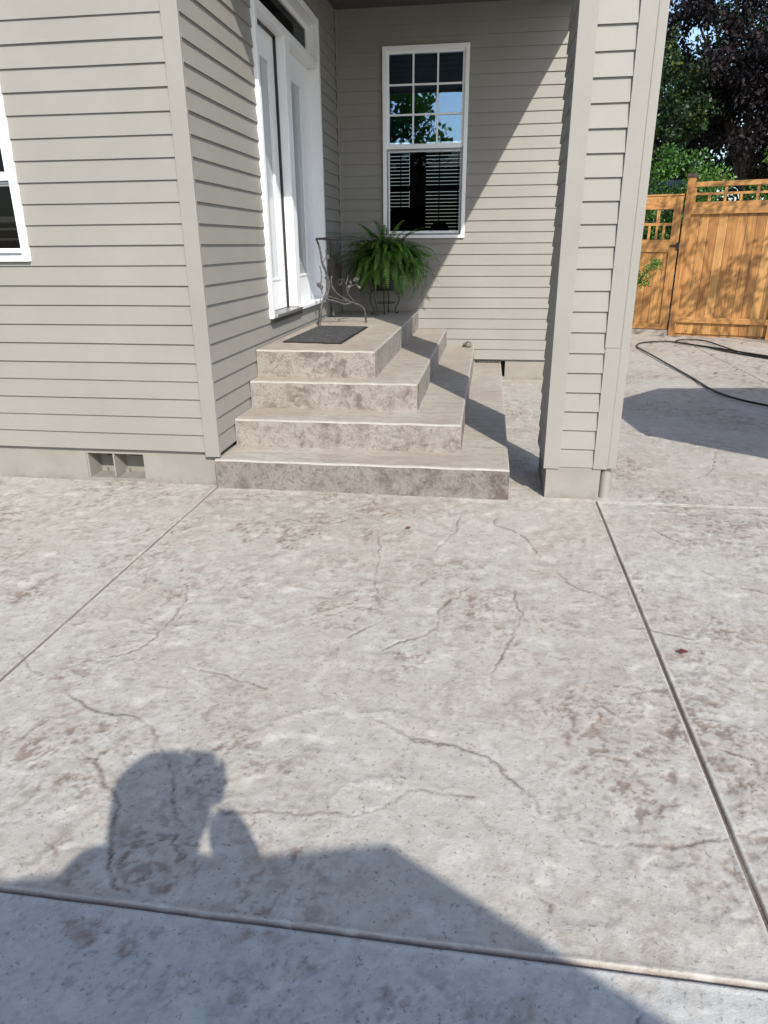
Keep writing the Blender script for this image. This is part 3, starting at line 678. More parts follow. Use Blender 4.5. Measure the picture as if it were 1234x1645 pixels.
l2 = tubes('leg', [([bp(.158, 1.337, .01), bp(.154, 1.247, .005), bp(.211, 1.166), bp(.303, 1.105), bp(.383, 1.067), bp(.493, 1.027), bp(.54, .966), bp(.556, .85)], .009, .012),
                  ([bp(.09, 1.10), bp(.129, 1.101), bp(.235, 1.073), bp(.301, 1.053), bp(.397, 1.066)], .013, .009),
                  ([bp(.09, 1.15), bp(.16, 1.125), bp(.26, 1.095), bp(.38, 1.07)], .008, .008)], tb)
RL = [(.044, 3.79, 1.691), (.035, 3.79, 1.5), (.021, 3.79, 1.26), (.02, 3.79, 1.05), (.032, 3.79, .85)]
tubes('leg', [(RL, .011, .012)], tb)
tubes('leg', [([(.56, 3.93, 1.69), (.56, 3.92, 1.4), (.53, 3.9, 1.1), (.56, 3.93, .85)], .010, .010)], tb)
tubes('table_rim', [([(.113, 2.768, 1.699), (.25, 2.87, 1.703), (.40, 2.985, 1.70), (.58, 3.15, 1.695)], .011, .010),
                    ([(.113, 2.768, 1.699), (.09, 3.1, 1.70), (.06, 3.5, 1.70), (.044, 3.79, 1.695)], .010, .010),
                    ([(.044, 3.79, 1.695), (.25, 3.86, 1.70), (.56, 3.93, 1.695)], .010, .010),
                    ([(.58, 3.15, 1.695), (.58, 3.5, 1.70), (.56, 3.93, 1.695)], .010, .010)], tb)
tubes('stretcher', [([(.035, 3.79, 1.52), (.2, 3.5, 1.52), (.30, 3.2, 1.515)], .006, .006), ([(.022, 3.79, 1.30), (.07, 3.3, 1.31), (.19, 2.84, 1.30)], .006, .006)], tb)
for q_ in [([bp(.269, 1.311), bp(.327, 1.241), bp(.338, 1.161), bp(.411, 1.077)], .005, .008), ([bp(.35, 1.343), bp(.335, 1.29), bp(.321, 1.253)], .004, .006),
                    ([bp(.346, 1.184), bp(.374, 1.229), bp(.456, 1.249)], .006, .003), ([bp(.026, 1.439), bp(.041, 1.351), bp(.031, 1.262), bp(.04, 1.172)], .005, .006),
                    ([bp(.228, 1.267), bp(.25, 1.252), bp(.27, 1.27), bp(.262, 1.297), bp(.240, 1.303), bp(.228, 1.29)], .004, .003),
                    ([bp(.06, 1.47), bp(.10, 1.53), bp(.105, 1.56)], .006, .003)]: tubes('twig', [q_], tb)
def petal(mb, c, d, n_, L_, W_):
    c = Vector(c); d = Vector(d).normalized(); s_ = d.cross(Vector(n_)).normalized(); k = s_.cross(d)*.15*L_
    ps = [c, c+d*L_*.35+s_*W_*.5+k, c+d*L_*.7+s_*W_*.45+k, c+d*L_, c+d*L_*.7-s_*W_*.45+k, c+d*L_*.35-s_*W_*.5+k]
    t_ = Vector(n_).normalized()*.003
    mb.add([p_+t_ for p_ in ps]+[p_-t_ for p_ in ps], [(0, 1, 2, 3, 4, 5), (11, 10, 9, 8, 7, 6)]+[(i, i+6, (i+1) % 6+6, (i+1) % 6) for i in range(6)])
for (s_, z, ds, dz, L_) in ((.40, 1.285, 1, .25, .085), (.34, 1.21, 1, .9, .06), (.44, 1.24, .9, -.5, .06), (.385, 1.25, -.4, 1, .05), (.155, .99, .3, -1, .05), (.10, 1.56, .4, 1, .05)):
    lf = MB(); petal(lf, bp(s_, z, -.005), dv_*ds+Vector((0, 0, dz)), nn, L_, L_*.5); part(lf, 'iron_leaf', M['iron'], tb)
for c in ((.012, 1.245), (.03, 1.23), (.115, 1.53), (-.002, 1.26)):
    fl = MB()
    for k in range(6):
        a = k*math.pi/3; petal(fl, bp(c[0], c[1], -.012), dv_*math.cos(a)+Vector((0, 0, math.sin(a))), nn, .024, .018)
    part(fl, 'iron_flower', M['iron'], tb)

# ------------------------------------------------------------------ fern on its stand
ps = empty('plant_stand', (.61, 4.05, .85), 'black iron plant stand under the fern with slim curled legs', 'plant stand')
PC = Vector((.61, 4.05, 0))
for (dx, dy, dz) in ((-.13, .0, 0), (.005, .0, 0), (.13, .16, .012), (.02, .25, 0)):
    f = PC+Vector((dx, dy, .85)); top_ = PC+Vector((dx*1.1+(.0 if dx else 0), dy*.7, 1.13))
    d = Vector((dx, dy-.12, 0)); d = d.normalized() if d.length > .01 else Vector((0, -1, 0))
    mid_ = (f+top_)/2+d*.03
    tubes('leg', [([top_, top_.lerp(mid_, .5)+d*.012, mid_, f+Vector((0, 0, .06))-d*.01, f+Vector((0, 0, .008)), f+d*.022+Vector((0, 0, .01)), f+d*.028+Vector((0, 0, .03))], .006, .006)], ps, 'blackiron')
rg = MB()
rg.tube([(PC.x+.155*math.cos(a*math.pi/12), PC.y+.1+.155*math.sin(a*math.pi/12), 1.13) for a in range(25)], .006, 6, cap=False)
rg.tube([(PC.x+.12*math.cos(a*math.pi/12), PC.y+.1+.12*math.sin(a*math.pi/12), .98) for a in range(25)], .005, 6, cap=False)
part(rg, 'ring', M['blackiron'], ps, smooth=True)
fern = empty('potted_fern', (.61, 4.15, 1.14), 'bushy green potted fern with drooping fronds by the porch window', 'fern')
pot = MB(); pot.lathe((.61, 4.15, 1.13), [(.0, .0), (.12, .0), (.135, .02), (.165, .17), (.175, .18), (.175, .20), (.16, .20), (.15, .16), (0, .16)], 28)
M['pot'] = simple('dark_plastic_pot', (.02, .03, .02), .5)
part(pot, 'pot', M['pot'], fern, smooth=True)
def foliage(name, V, F, T, mt, parent=None):
    me = bpy.data.meshes.new(name); V = np.asarray(V, np.float32); F = np.asarray(F, np.int32)
    me.vertices.add(len(V)); me.vertices.foreach_set('co', V.ravel()); me.loops.add(F.size); me.loops.foreach_set('vertex_index', F.ravel())
    me.polygons.add(len(F)); me.polygons.foreach_set('loop_start', np.arange(0, F.size, F.shape[1], dtype=np.int32)); me.update(calc_edges=True)
    at = me.attributes.new('tone', 'FLOAT', 'POINT'); at.data.foreach_set('value', np.asarray(T, np.float32))
    return link_mesh(name, me, mt, parent)
FV, FF, FT = [], [], []
rf_ = random.Random(11); stems = MB()
for i in range(460):
    az = rf_.uniform(0, 2*math.pi); e = math.radians(rf_.choice([rf_.uniform(15, 60), rf_.uniform(50, 90)])); Ln = rf_.uniform(.34, .66)
    if math.sin(az) > .3: Ln *= .8
    droop = rf_.uniform(70, 185); n_ = 16
    if i % 15 == 0: Ln *= 1.25; droop *= .75
    p_ = Vector((.63+.13*math.cos(az)*rf_.random(), 4.15+.10*math.sin(az)*rf_.random(), rf_.uniform(1.32, 1.50))); hd = Vector((math.cos(az), math.sin(az), 0))
    tone = rf_.uniform(.1, .7); pts = [p_]; es = [e]; tw_ = rf_.uniform(-.6, .6)
    for k in range(n_):
        t = (k+1)/n_; ee = e-math.radians(droop)*t**1.25; a2 = az+tw_*t*.5
        hd = Vector((math.cos(a2), math.sin(a2), 0)); step = hd*math.cos(ee)+Vector((0, 0, math.sin(ee)))
        nx = pts[-1]+step*(Ln/n_)
        if nx.y > D-.03: nx.y = D-.03-rf_.random()*.01
        if nx.z < .90: nx.z = .90
        pts.append(nx)
    stems.tube(pts, [.0022*(1-.6*k/n_) for k in range(n_+1)], 3)
    NS = int(Ln/.0215)
    for k in range(2, NS):
        t = k/NS; u = t*n_; j = int(u); fr_ = u-j; c = pts[j].lerp(pts[j+1], fr_); tg = (pts[j+1]-pts[j]);
        if tg.length < 1e-5: continue
        tg.normalize(); sd_ = tg.cross(Vector((0, 0, 1)))
        if sd_.length < .15: sd_ = Vector((-math.sin(az), math.cos(az), 0))
        sd_.normalize(); upv = sd_.cross(tg).normalized()
        pl = .076*min(1, (t*3.2+.25))*(1-t)**.55*rf_.uniform(.8, 1.1)
        wd = Ln/NS*.36
        for s_ in (-1, 1):
            d = (sd_*s_+tg*.25-upv*rf_.uniform(.05, .5)).normalized()
            b0 = c+tg*wd; b1 = c-tg*wd; tip = c+d*pl; m0 = c+d*pl*.6+tg*wd*.9+upv*.004; m1 = c+d*pl*.6-tg*wd*.7+upv*.004
            n0 = len(FV); FV += [b0, m0, tip, m1, b1][:]; tt = min(1, max(0, tone+.35*t+rf_.uniform(-.12, .12)))
            FT += [tt]*5; FF.append((n0, n0+1, n0+3, n0+4)); FF.append((n0+1, n0+2, n0+3, n0+3))
tri = [f for f in FF]
FF2 = []
for f in FF:
    a, b, c, d = f
    FF2.append((a, b, c)); 
    if c != d: FF2.append((a, c, d))
fr = foliage('fronds', [tuple(v) for v in FV], FF2, FT, M['fern'], fern)
part(stems, 'stem', M['fern'], fern)
hk = MB()
hk.tube(spline([(.60, 4.13, 1.32), (.598, 4.13, 1.6), (.597, 4.13, 1.76), (.603, 4.13, 1.80), (.620, 4.13, 1.812), (.636, 4.13, 1.80), (.640, 4.13, 1.775), (.632, 4.13, 1.74)], 5), .0055, 8)
part(hk, 'hanging_hook', M['blackiron'], fern, smooth=True)

# ------------------------------------------------------------------ hose
hp = [(5.0, 2.95), (4.838, 3.191), (4.635, 3.521), (4.518, 4.041), (4.493, 4.91), (4.425, 6.193), (4.387, 6.872), (4.355, 7.5), (4.368, 7.871), (4.517, 8.285), (4.871, 8.482), (5.151, 8.34), (5.442, 7.89), (5.668, 7.328), (6.029, 6.645), (6.6, 5.8),
      (7.0, 5.6), (6.9, 6.0), (6.1, 6.75), (5.839, 7.275), (5.745, 7.917), (5.617, 8.546), (5.298, 8.69), (5.13, 8.338), (5.5, 7.75), (5.9, 7.0), (6.5, 6.1), (7.2, 5.2)]
hs = MB(); hs.tube(spline([(x, y, .014+.004*math.sin(i*1.3)+(.012 if i > 20 else 0)) for i, (x, y) in enumerate(hp)], 8), .0125, 8)
tag(hs.build('garden_hose', M['rubber'], None, True), 'black rubber hose looped across the concrete near the cedar gate', 'hose')

# ------------------------------------------------------------------ cedar fence and gate
FA = Vector((5.34, 9.6, 0)); FU = Vector((.947, -.322, 0)); FN = Vector((-.322, -.947, 0))   # FN points to the viewer
FM = Matrix(((FU.x, -FN.x, 0, FA.x), (FU.y, -FN.y, 0, FA.y), (0, 0, 1, 0), (0, 0, 0, 1)))      # local: x along, y away from viewer, z up
def fbox(mb, s0, s1, d0, d1, z0, z1, b=.003): mb.box(s0, s1, d0, d1, z0, z1, b, 0, FM)
def boards(s0, s1, w_, z0, z1, d, name, parent, seed):
    rr = random.Random(seed); V, F, T = [], [], []
    s = s0
    while s < s1-.02:
        e = min(s+w_-.003, s1); mb = MB(); fbox(mb, s, e, d+rr.uniform(0, .004), d+.022, z0, z1, .006)
        n_ = len(V); V += mb.v; F += [tuple(i+n_ for i in f) for f in mb.f]; t = rr.random(); T += [t]*len(mb.v); s += w_
    mb = MB(); fbox(mb, s0+.01, s1-.01, d+.0222, d+.028, z0+.005, z1-.005, 0); n_ = len(V); V += mb.v; F += [tuple(i+n_ for i in f) for f in mb.f]; T += [0.]*len(mb.v)
    me = bpy.data.meshes.new(name); me.from_pydata(V, [], F); at = me.attributes.new('board', 'FLOAT', 'POINT'); at.data.foreach_set('value', T)
    return link_mesh(name, me, M['cedar'], parent)
def railpart(name, bx, parent, mt='cedar_rail', val=.5):
    mb = MB()
    for q in bx: fbox(mb, *q)
    o = part(mb, name, M[mt], parent); me = o.data; at = me.attributes.new('board', 'FLOAT', 'POINT'); at.data.foreach_set('value', [val]*len(me.vertices)); return o
M['darkwood'] = simple('weathered_cap_wood', (.05, .035, .03), .8, var=.2)
fence = empty('wooden_fence', tuple(FA), 'tall cedar fence panel with vertical boards and an open grid along its top', 'fence')
railpart('post', [(-.085, .045, -.05, .06, -.02, 2.71)], fence, 'cedar', .35)
railpart('post_cap', [(-.105, .065, -.07, .08, 2.71, 2.765)], fence, 'darkwood', 0.)
railpart('post', [(1.56, 1.68, -.05, .06, -.02, 2.71)], fence, 'cedar', .4)
boards(.045, 1.56, .152, .035, 2.12, .0, 'boards', fence, 3)
boards(1.68, 3.3, .152, .035, 2.12, .0, 'boards', fence, 4)
for a, b in ((.045, 1.56), (1.68, 3.3)):
    railpart('top_rail', [(a, b, -.03, .05, 2.55, 2.63)], fence, val=.6)
    railpart('lower_top_rail', [(a-.03 if a < 1 else a, b, -.045, -.003, 2.105, 2.225), (a, b, -.022, .03, 2.2265, 2.305)], fence, val=.6)
    railpart('bottom_rail', [(a-.01, b, -.045, -.002, .24, .34)], fence, val=.55)
    n_ = 3; W_ = b-a
    gb = [(a, b, -.012, .022, 2.415, 2.455)]+[(a+W_*i/n_-.022, a+W_*i/n_+.022, -.014, .024, 2.305, 2.55) for i in range(1, n_)]+[(a, a+.03, -.014, .024, 2.305, 2.55)]
    gb += [(a+W_*(i+.5)/n_-.022, a+W_*(i+.5)/n_+.022, -.013, .023, 2.305, 2.415) for i in range(n_)]
    railpart('top_grid', gb, fence, val=.65)
railpart('kickboard', [(.045, 1.56, .025, .05, -.02, .034)], fence, val=0.)
gate = empty('wooden_gate', tuple(FA+FU*(-.6)), 'cedar garden gate with a lattice window, between porch column and fence post', 'gate')
gl, gr = -1.17, -.115
railpart('stile', [(gr-.145, gr, -.03, .02, .10, 2.42)], gate, 'cedar', .5)
railpart('stile', [(gl, gl+.145, -.03, .02, .10, 2.42)], gate, 'cedar', .5)
railpart('top_rail', [(gl+.145, gr-.145, -.03, .02, 2.2, 2.42)], gate, val=.45)
railpart('top_cap', [(gl-.004, gr+.004, -.042, .03, 2.421, 2.448)], gate, val=.6)
railpart('middle_rail', [(gl+.145, gr-.145, -.028, .02, 1.475, 1.69)], gate, val=.55)
railpart('bottom_rail', [(gl+.145, gr-.145, -.028, .02, .10, .205)], gate, val=.5)
boards(gl+.146, gr-.146, .137, .206, 1.474, -.005, 'boards', gate, 9)
xx0, xx1 = gl+.146, gr-.146; lw = xx1-xx0
lat = [(xx0, xx1, -.015, .015, 1.925, 1.972)]+[(xx0+lw*t-.028, xx0+lw*t+.028, -.017, .013, 1.972, 2.2) for t in (.33, .67)]+[(xx0+lw*t-.02, xx0+lw*t+.02, -.017, .013, 1.69, 1.925) for t in (.17, .33, .5, .67, .83)]
railpart('lattice', lat, gate, val=.5)
lt = MB(); fbox(lt, gr-.13, gr+.03, -.052, -.0305, 1.57, 1.595); fbox(lt, gr-.02, gr+.03, -.058, -.03, 1.52, 1.64); part(lt, 'latch', M['blackiron'], gate)
lt = MB(); fbox(lt, gr+.003, gr+.028, .021, .03, .02, 1.95, 0); part(lt, 'gate_gap_shade', M['rubber'], gate)  # black strip stands in for the shaded gap between gate and post
kb = MB(); fbox(kb, gl-.12, gr+.02, -.03, 1.2, -.03, .085, .006); tag(kb.build('kerb', M['tread']), kind='structure')
postb = empty('gate_post', tuple(FA+FU*(-1.3)), 'cedar post at the far side of the gate, behind the porch column', 'fence post')
railpart('post', [(-1.31, -1.19, -.05, .06, -.02, 2.6)], postb, 'cedar', .4)
railpart('post_cap', [(-1.33, -1.17, -.07, .08, 2.6, 2.65)], postb, 'cedar', 0.)

# ------------------------------------------------------------------ vegetation
def leaves(name, clumps, nper, lsize, mt, parent, seed, tonef=None, clip=None, aspect=.55):
    r_ = np.random.default_rng(seed); C_ = np.array([c[:3] for c in clumps]); Rr = np.array([c[3] for c in clumps])
    idx = np.repeat(np.arange(len(clumps)), nper); n_ = len(idx)
    d = r_.normal(size=(n_, 3)); d /= np.linalg.norm(d, axis=1)[:, None]; rad = r_.random(n_)**.45
    P = C_[idx]+d*(rad*Rr[idx])[:, None]*np.array([1, 1, .75])
    if clip is not None: k = clip(P); P = P[k]; idx = idx[k]; n_ = len(P)
    a = r_.normal(size=(n_, 3)); a[:, 2] -= .6; a /= np.linalg.norm(a, axis=1)[:, None]
    b = np.cross(a, r_.normal(size=(n_, 3))); b /= np.linalg.norm(b, axis=1)[:, None]
    L_ = (lsize*r_.uniform(.6, 1.25, n_))[:, None]; W_ = L_*aspect; c = np.cross(a, b)*.12
    v0 = P; v1 = P+a*L_*.45+b*W_*.5+c*L_; v2 = P+a*L_; v3 = P+a*L_*.45-b*W_*.5+c*L_
    V = np.stack([v0, v1, v2, v3], 1).reshape(-1, 3); F = np.arange(n_*4).reshape(-1, 4)
    ct = r_.random(len(clumps))
    t = .25+.35*ct[idx]+r_.normal(0, .13, n_)
    if tonef is not None: t = tonef(P, t, r_)
    T = np.repeat(np.clip(t, 0, 1), 4)
    return foliage(name, V, F, T, mt, parent)
def tree(name, base, h, crown, nclump, nper, lsize, mt, label, cat, seed, group=None, clumpr=.5, trunk=.14, lean=(0, 0), tonef=None, clip=None, tflag='trunk', limbs=9, hollow=.35):
    rr = random.Random(seed); o = empty(name, base, label, cat, group); bx, by, bz = base
    cx, cy_, cz, rx, ry, rz = crown; cl = []
    for i in range(nclump):
        while True:
            p_ = Vector((rr.uniform(-1, 1), rr.uniform(-1, 1), rr.uniform(-1, 1)))
            if hollow < p_.length < 1: break
        cl.append((cx+p_.x*rx, cy_+p_.y*ry, cz+p_.z*rz, clumpr*rr.uniform(.6, 1.3)))
    mb = MB(); topp = Vector((bx+lean[0], by+lean[1], bz+h))
    P = [Vector(base), Vector(base).lerp(topp, .3)+Vector((.05, .03, 0)), Vector(base).lerp(topp, .6)+Vector((-.06, 0, 0)), topp]
    sp = spline(P, 6); mb.tube(sp, [trunk*(1.25-.85*(i/(len(sp)-1))) for i in range(len(sp))], 10)
    for i in range(limbs):
        s_ = sp[int(len(sp)*(.35+.6*i/limbs))]; e = cl[(i*7) % len(cl)]; e = Vector(e[:3]); md = s_.lerp(e, .5)+Vector((0, 0, .25))
        lp = spline([s_, md, e], 5); mb.tube(lp, [trunk*.42*(1-.8*k/(len(lp)-1)) for k in range(len(lp))], 6)
    part(mb, 'trunk', M['bark'], o, smooth=True)
    leaves('crown', cl, nper, lsize, M[mt], o, seed, tonef, clip)
    return o
def plumtone(P, t, r_):
    gr_ = r_.random(len(P)); t = t*.6+.12*np.sin(P[:, 0]*3)*np.sin(P[:, 2]*2.6); t[gr_ > .99] = .85; return t
def hole(P):
    n_ = len(P); q_ = np.random.default_rng(1).random(n_); keep = np.ones(n_, bool)
    for (x_, z_, a_, b_, f_) in ((6.42, 6.05, .58, .48, .06), (5.75, 5.1, .18, .3, .2), (6.0, 5.5, .3, .3, .35), (6.9, 6.6, .35, .3, .3), (7.3, 4.6, .10, .10, .1), (6.5, 4.5, .12, .09, .1)):
        k_ = (P[:, 1]+4.6)/19.6; dx = (P[:, 0]-(1.86+(x_-1.86)*k_))/a_; dz = (P[:, 2]-(1.64+(z_-1.64)*k_))/b_
        keep &= (dx*dx+dz*dz > .7+.5*np.sin(dx*4+P[:, 1]*2)) | (q_ < f_)
    return keep
tree('plum_tree', (8.35, 15.6, -.05), 6.2, (8.75, 15.8, 6.0, 3.2, 2.2, 3.1), 210, 300, .115, 'plum', 'large dark purple leaved tree rising behind the cedar fence', 'tree', 31,
     clumpr=.6, trunk=.17, lean=(-.5, .2), tonef=plumtone, clip=hole, limbs=6)
tree('ivy_clad_tree', (8.9, 14.2, -.05), 5.5, (8.7, 14.5, 2.9, .9, .7, 1.2), 34, 150, .09, 'green', 'green bush climbing a brown trunk at the right edge behind the fence', 'bush', 37, clumpr=.34, trunk=.2, lean=(-.1, .2), limbs=4)
tree('laurel_bush', (6.0, 13.2, -.05), 2.6, (5.9, 13.3, 2.3, 1.15, .7, 1.25), 70, 190, .085, 'green', 'sunlit yellow green bush behind the gate beside the porch column', 'bush', 41, clumpr=.36, trunk=.05, limbs=6)
tree('background_tree', (5.6, 19, -.05), 6, (5.9, 19.5, 4.4, 2.8, 1.6, 2.3), 110, 260, .15, 'darkgreen', 'dark green tree with yellowing leaves far behind the gate', 'tree', 43, clumpr=.6, trunk=.16, limbs=8, tonef=lambda P, t, r_: np.where(r_.random(len(P)) > .93, 1., t*.8))
tree('background_tree', (10.5, 20, -.05), 7, (10.2, 20.5, 5.4, 3.4, 2, 3.4), 90, 240, .16, 'darkgreen', 'dark tree far behind the purple leaved tree at the right edge', 'tree', 47, clumpr=.7, trunk=.2, limbs=8)
tree('shade_tree', (8.6, 5.3, -.05), 4.6, (7.85, 5.45, 5.05, 1.25, 1.2, 1.35), 24, 60, .12, 'green', 'leafy young tree out to the right of the hose that dapples the fence', 'tree', 53, clumpr=.40, trunk=.06, limbs=7)
tree('bronze_green_tree', (5.5, 14.9, -.05), 4.6, (5.75, 14.9, 4.75, 1.15, .8, 1.35), 62, 170, .095, 'darkgreen', 'dark green tree with some yellow leaves just right of the porch column top', 'tree', 73, clumpr=.34, trunk=.07, limbs=6,
     tonef=lambda P, t, r_: np.where((r_.random(len(P)) > .9) & (np.sin(P[:, 0]*5+P[:, 2]*3) > .2), 1., t*.85), clip=hole)
hd = empty('hedge', (9, 22.5, 0), 'dense dark hedge far behind the fence between the trunks', 'hedge')
leaves('foliage', [(4.5+.42*i, 22.6+.3*math.sin(i), .7+.85*(i % 5)+.2*math.sin(i*2.3), .8) for i in range(46)], 200, .16, M['darkgreen'], hd, 67)
# sprig of a shrub growing behind the column
sb = empty('garden_shrub', (4.05, 8.3, 0), 'small bright green shrub sprig reaching out from behind the porch column', 'shrub')
cl = [(4.20+.09*i, 8.25-.02*i, .95+.085*i, .13) for i in range(5)]+[(4.15, 8.3, .8, .2), (4.0, 8.3, .6, .25), (4.34, 8.2, 1.12, .12), (4.58, 8.2, 1.33, .09), (4.42, 8.2, 1.02, .10)]
leaves('foliage', cl, 70, .055, M['green'], sb, 5, tonef=lambda P, t, r_: t+.25, aspect=.4)
mb = MB()
for c in cl: mb.tube(spline([(4.05, 8.3, 0), (4.05+(c[0]-4.05)*.3, 8.3, c[2]*.6), c[:3]], 5), [.012*(1-.07*k) for k in range(11)], 5)
part(mb, 'stem', M['bark'], sb)
# neighbour's outbuilding glimpsed over the gate
nb = empty('neighbour_shed', (6.4, 16.5, 0), 'pale grey shed seen over the gate between bushes', 'shed')
k = MB(); k.box(5.6, 7.5, 16.6, 18.5, -.1, 2.75); part(k, 'wall', simple('shed_wall', (.30, .31, .33), .7), nb)
k = MB(); k.add([(5.4, 16.3, 2.72), (7.7, 16.3, 2.72), (7.7, 17.55, 3.25), (5.4, 17.55, 3.25), (7.7, 18.8, 2.72), (5.4, 18.8, 2.72)], [(0, 1, 2, 3), (3, 2, 4, 5), (0, 3, 5), (1, 4, 2), (0, 5, 4, 1)])
part(k, 'roof', simple('shed_roof', (.36, .39, .43), .6), nb)
# things in front of the house, behind the viewer, which the porch window mirrors
tree('yard_tree', (-3.4, -13, -.05), 7.5, (-2.7, -13, 6.0, 2.7, 2.2, 3.0), 62, 130, .28, 'green', 'garden tree behind the viewer mirrored in the porch window', 'tree', 61, clumpr=.7, trunk=.18, limbs=9)
hs2 = empty('house_opposite', (-9, -26, 0), 'low house across the yard behind the viewer', 'house')
k = MB(); k.box(-14, 7, -32, -26, -.1, 3.6); part(k, 'wall', simple('brown_wall', (.07, .05, .04), .9), hs2)
k = MB(); k.add([(-14.4, -25.5, 3.55), (7.4, -25.5, 3.55), (7.4, -29, 5.6), (-14.4, -29, 5.6), (7.4, -32.5, 3.55), (-14.4, -32.5, 3.55)], [(0, 1, 2, 3), (3, 2, 4, 5), (0, 3, 5), (1, 4, 2), (0, 5, 4, 1)])
part(k, 'roof', M['dark'], hs2)

# fallen leaves
lr = random.Random(77)
def dead(x, y, s_, mt, label, group, rz=None):
    mb = MB(); rz = lr.uniform(0, 6.28) if rz is None else rz; d = Vector((math.cos(rz), math.sin(rz), 0)); sdv = Vector((-d.y, d.x, 0))
    c = Vector((x, y, .004)); ps_ = []
    for t, w_ in ((0, 0), (.25, .30), (.55, .36), (.8, .2), (1, 0), (.8, -.2), (.55, -.36), (.25, -.30)):
        ps_.append(c+d*(t-.5)*s_+sdv*w_*s_+Vector((0, 0, .28*s_*abs(w_)+.25*s_*(t-.5)**2+lr.uniform(0, .05)*s_)))
    th_ = Vector((0, 0, .0015))
    mb.add(ps_+[p_+th_ for p_ in ps_], [tuple(range(8))[::-1], tuple(range(8, 16))]+[(i, (i+1) % 8, (i+1) % 8+8, i+8) for i in range(8)])
    o = mb.build('fallen_leaf', M[mt], None); tag(o, label, 'leaf', group); return o
dead(1.431, -.638, .035, 'deadleaf', 'tiny dark curled leaf on the concrete in front of the steps', None, .2)
dead(2.749, -1.883, .042, 'redleaf', 'reddish brown fallen leaf on the concrete right of the long joint', None, .1)
for i in range(34):
    t = lr.random()
    x, y = (lr.uniform(4.5, 7.0), lr.uniform(5.2, 8.9)) if t < .75 else (lr.uniform(4.9, 7.2), lr.uniform(8.4, 9.1))
    dead(x, y, lr.uniform(.03, .07), 'deadleaf', 'small dry brown leaf among those scattered on the concrete near the fence', 'dry leaves scattered near the fence')

# ------------------------------------------------------------------ patio umbrellas (out of frame, their shade is in frame; the second is added to cast it)
q, N, L, B = new_mat('added_shade_canvas'); B.inputs['Base Color'].default_value = (.55, .62, .72, 1); B.inputs['Roughness'].default_value = .9
tr_ = N.new('ShaderNodeBsdfTranslucent'); tr_.inputs[0].default_value = (.72, .80, .92, 1); x_ = N.new('ShaderNodeMixShader'); x_.inputs[0].default_value = .75
L.new(B.outputs[0], x_.inputs[1]); L.new(tr_.outputs[0], x_.inputs[2]); L.new(x_.outputs[0], N['Material Output'].inputs[0]); M['canvas_added'] = q  # translucent, so the added umbrella's shade on the patio comes out paler
def umbrella(cx, cy_, zr, side, rot, label, cm='canvas'):
    o = empty('patio_umbrella', (cx, cy_, 0), label, 'umbrella', 'patio umbrellas')
    Rr = side/(2*math.sin(math.pi/8)); vs = [(cx, cy_, zr+.5)]
    for k in range(8):
        a = rot+k*math.pi/4; vs.append((cx+Rr*math.cos(a), cy_+Rr*math.sin(a), zr))
    for k in range(8):
        a = rot+k*math.pi/4; vs.append((cx+Rr*math.cos(a), cy_+Rr*math.sin(a), zr-.10))
    mb = MB(); mb.add(vs, [(0, 1+k, 1+(k+1) % 8) for k in range(8)]+[(1+k, 9+k, 9+(k+1) % 8, 1+(k+1) % 8) for k in range(8)])
    part(mb, 'canopy', M[cm], o)
    mb = MB(); mb.tube([(cx, cy_, 0), (cx, cy_, zr+.55)], .022, 12); part(mb, 'pole', M['iron'], o)
    for k in range(8):
        a = rot+k*math.pi/4; mb = MB(); mb.tube([(cx, cy_, zr+.47), (cx+Rr*.98*math.cos(a), cy_+Rr*.98*math.sin(a), zr-.02)], .008, 6); part(mb, 'rib', M['iron'], o)
    mb = MB(); mb.lathe((cx, cy_, 0), [(0, .09), (.06, .09), (.25, .05), (.28, 0)], 24); part(mb, 'base', M['iron'], o)
umbrella(5.94, .25, 2.2, 1.25, math.radians(6+22.5), 'octagonal beige patio umbrella right of the porch')
umbrella(2.61, -7.25, 2.2, 1.30, math.radians(90-8), 'added unseen pale blue umbrella behind the viewer, casting the sloping foreground shade', 'canvas_added')  # unseen, added to shape the sloping shade beside the photographer's shadow

# ------------------------------------------------------------------ the photographer (out of frame, shadow in frame)
person = empty('person', (1.80, -4.95, 0), 'person in a dark shirt holding up a phone with both hands', 'person')
def skin(name, verts, edges, radii, mt, parent, sub=2, root=0):
    me = bpy.data.meshes.new(name); me.from_pydata(verts, edges, []); o = link_mesh(name, me, mt, parent)
    md = o.modifiers.new('skin', 'SKIN'); sv = me.skin_vertices[0].data
    for i, r_ in enumerate(radii): sv[i].radius = (r_, r_) if not isinstance(r_, tuple) else r_
    sv[root].use_root = True
    if sub: ms = o.modifiers.new('sub', 'SUBSURF'); ms.levels = sub; ms.render_levels = sub
    return o
px_, py_ = 1.80, -4.95
bv = [(px_, py_, .98), (px_, py_-.01, 1.15), (px_, py_, 1.36), (px_, py_, 1.50), (px_, py_+.01, 1.58),
      (px_-.19, py_, 1.48), (px_-.30, py_+.02, 1.24), (px_-.14, py_+.19, 1.40), (1.79, -4.715, 1.515),
      (px_+.19, py_, 1.48), (px_+.33, py_+.03, 1.27), (px_+.17, py_+.20, 1.42), (1.925, -4.715, 1.515),
      (px_-.10, py_, .92), (px_-.12, py_+.01, .5), (px_-.13, py_-.02, .09), (px_-.14, py_+.13, .04),
      (px_+.10, py_, .92), (px_+.12, py_+.01, .5), (px_+.13, py_-.02, .09), (px_+.14, py_+.13, .04)]
be = [(0, 1), (1, 2), (2, 3), (3, 4), (2, 5), (5, 6), (6, 7), (7, 8), (2, 9), (9, 10), (10, 11), (11, 12), (0, 13), (13, 14), (14, 15), (15, 16), (0, 17), (17, 18), (18, 19), (19, 20)]
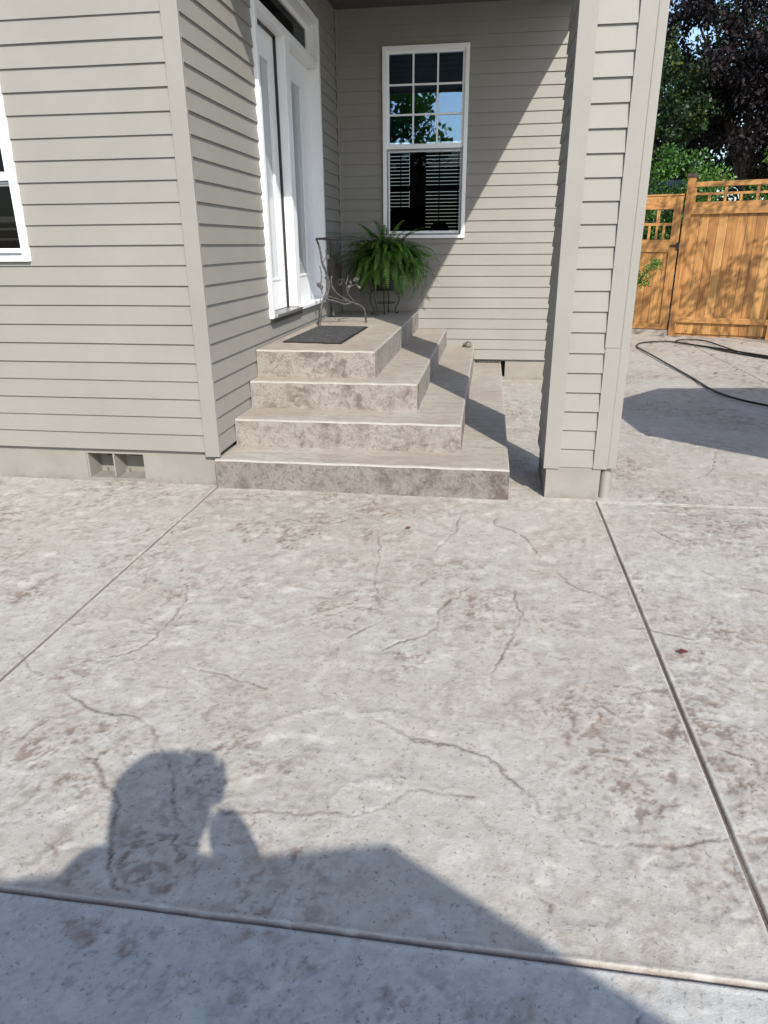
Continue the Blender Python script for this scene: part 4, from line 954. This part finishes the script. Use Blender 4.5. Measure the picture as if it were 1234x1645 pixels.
br = [(.15, .11), (.14, .10), (.17, .12), .13, .10, .07, .055, .05, .04, .075, .065, .07, .05, .085, .06, .045, .04, .085, .06, .045, .04]
M['shirt'] = simple('dark_shirt', (.03, .035, .05), .9); M['skin'] = simple('skin', (.45, .28, .2), .5)
skin('body', bv, be, br, M['shirt'], person)
hb = bmesh.new(); bmesh.ops.create_uvsphere(hb, u_segments=24, v_segments=16, radius=1)
for v in hb.verts:
    z = v.co.z; v.co = Vector((px_+v.co.x*.082*(1-.18*max(0, -z)), py_+.02+v.co.y*.10, 1.725+z*.125))
    if v.co.y > py_+.10 and -.4 < z < .1 and abs(v.co.x-px_) < .02: v.co.y += .02
me = bpy.data.meshes.new('head'); hb.to_mesh(me); hb.free(); link_mesh('head', me, M['skin'], person, True)
hb = bmesh.new(); bmesh.ops.create_uvsphere(hb, u_segments=24, v_segments=16, radius=1)
for v in hb.verts:
    z = v.co.z; v.co = Vector((px_+.042+v.co.x*(.155+.010*math.sin(5*v.co.y+4*z)), py_-.005+v.co.y*.15, 1.69+z*(.195+.008*math.sin(7*v.co.x))))
me = bpy.data.meshes.new('hair'); hb.to_mesh(me); hb.free(); link_mesh('hair', me, M['darkcloth'], person, True)
for s_ in (-1, 1):
    wx = 1.80 if s_ < 0 else 1.915; hv = [(wx, -4.715, 1.515), (wx, -4.68, 1.56)]; he = [(0, 1)]; hr = [.027, .03]
    for k in range(4):
        z = (1.565 if s_ < 0 else 1.53)+.024*k; hv += [(wx+s_*.005, -4.655, z), (wx+s_*.012, -4.635, z+.01), (wx-s_*.014, -4.627, z+.012)]; n_ = len(hv); he += [(1, n_-3), (n_-3, n_-2), (n_-2, n_-1)]; hr += [.009, .0085, .008]
    hv += [(wx-s_*.01, -4.66, 1.60), (wx-s_*.02, -4.645, 1.63)]; n_ = len(hv); he += [(1, n_-2), (n_-2, n_-1)]; hr += [.011, .009]
    skin('hand', hv, he, hr, M['skin'], person, 1)
ph = MB(); ph.box(1.818, 1.900, -4.641, -4.632, 1.498, 1.652, .003)
tag(ph.build('phone', M['rubber'], None), 'black phone held up by the person', 'phone')
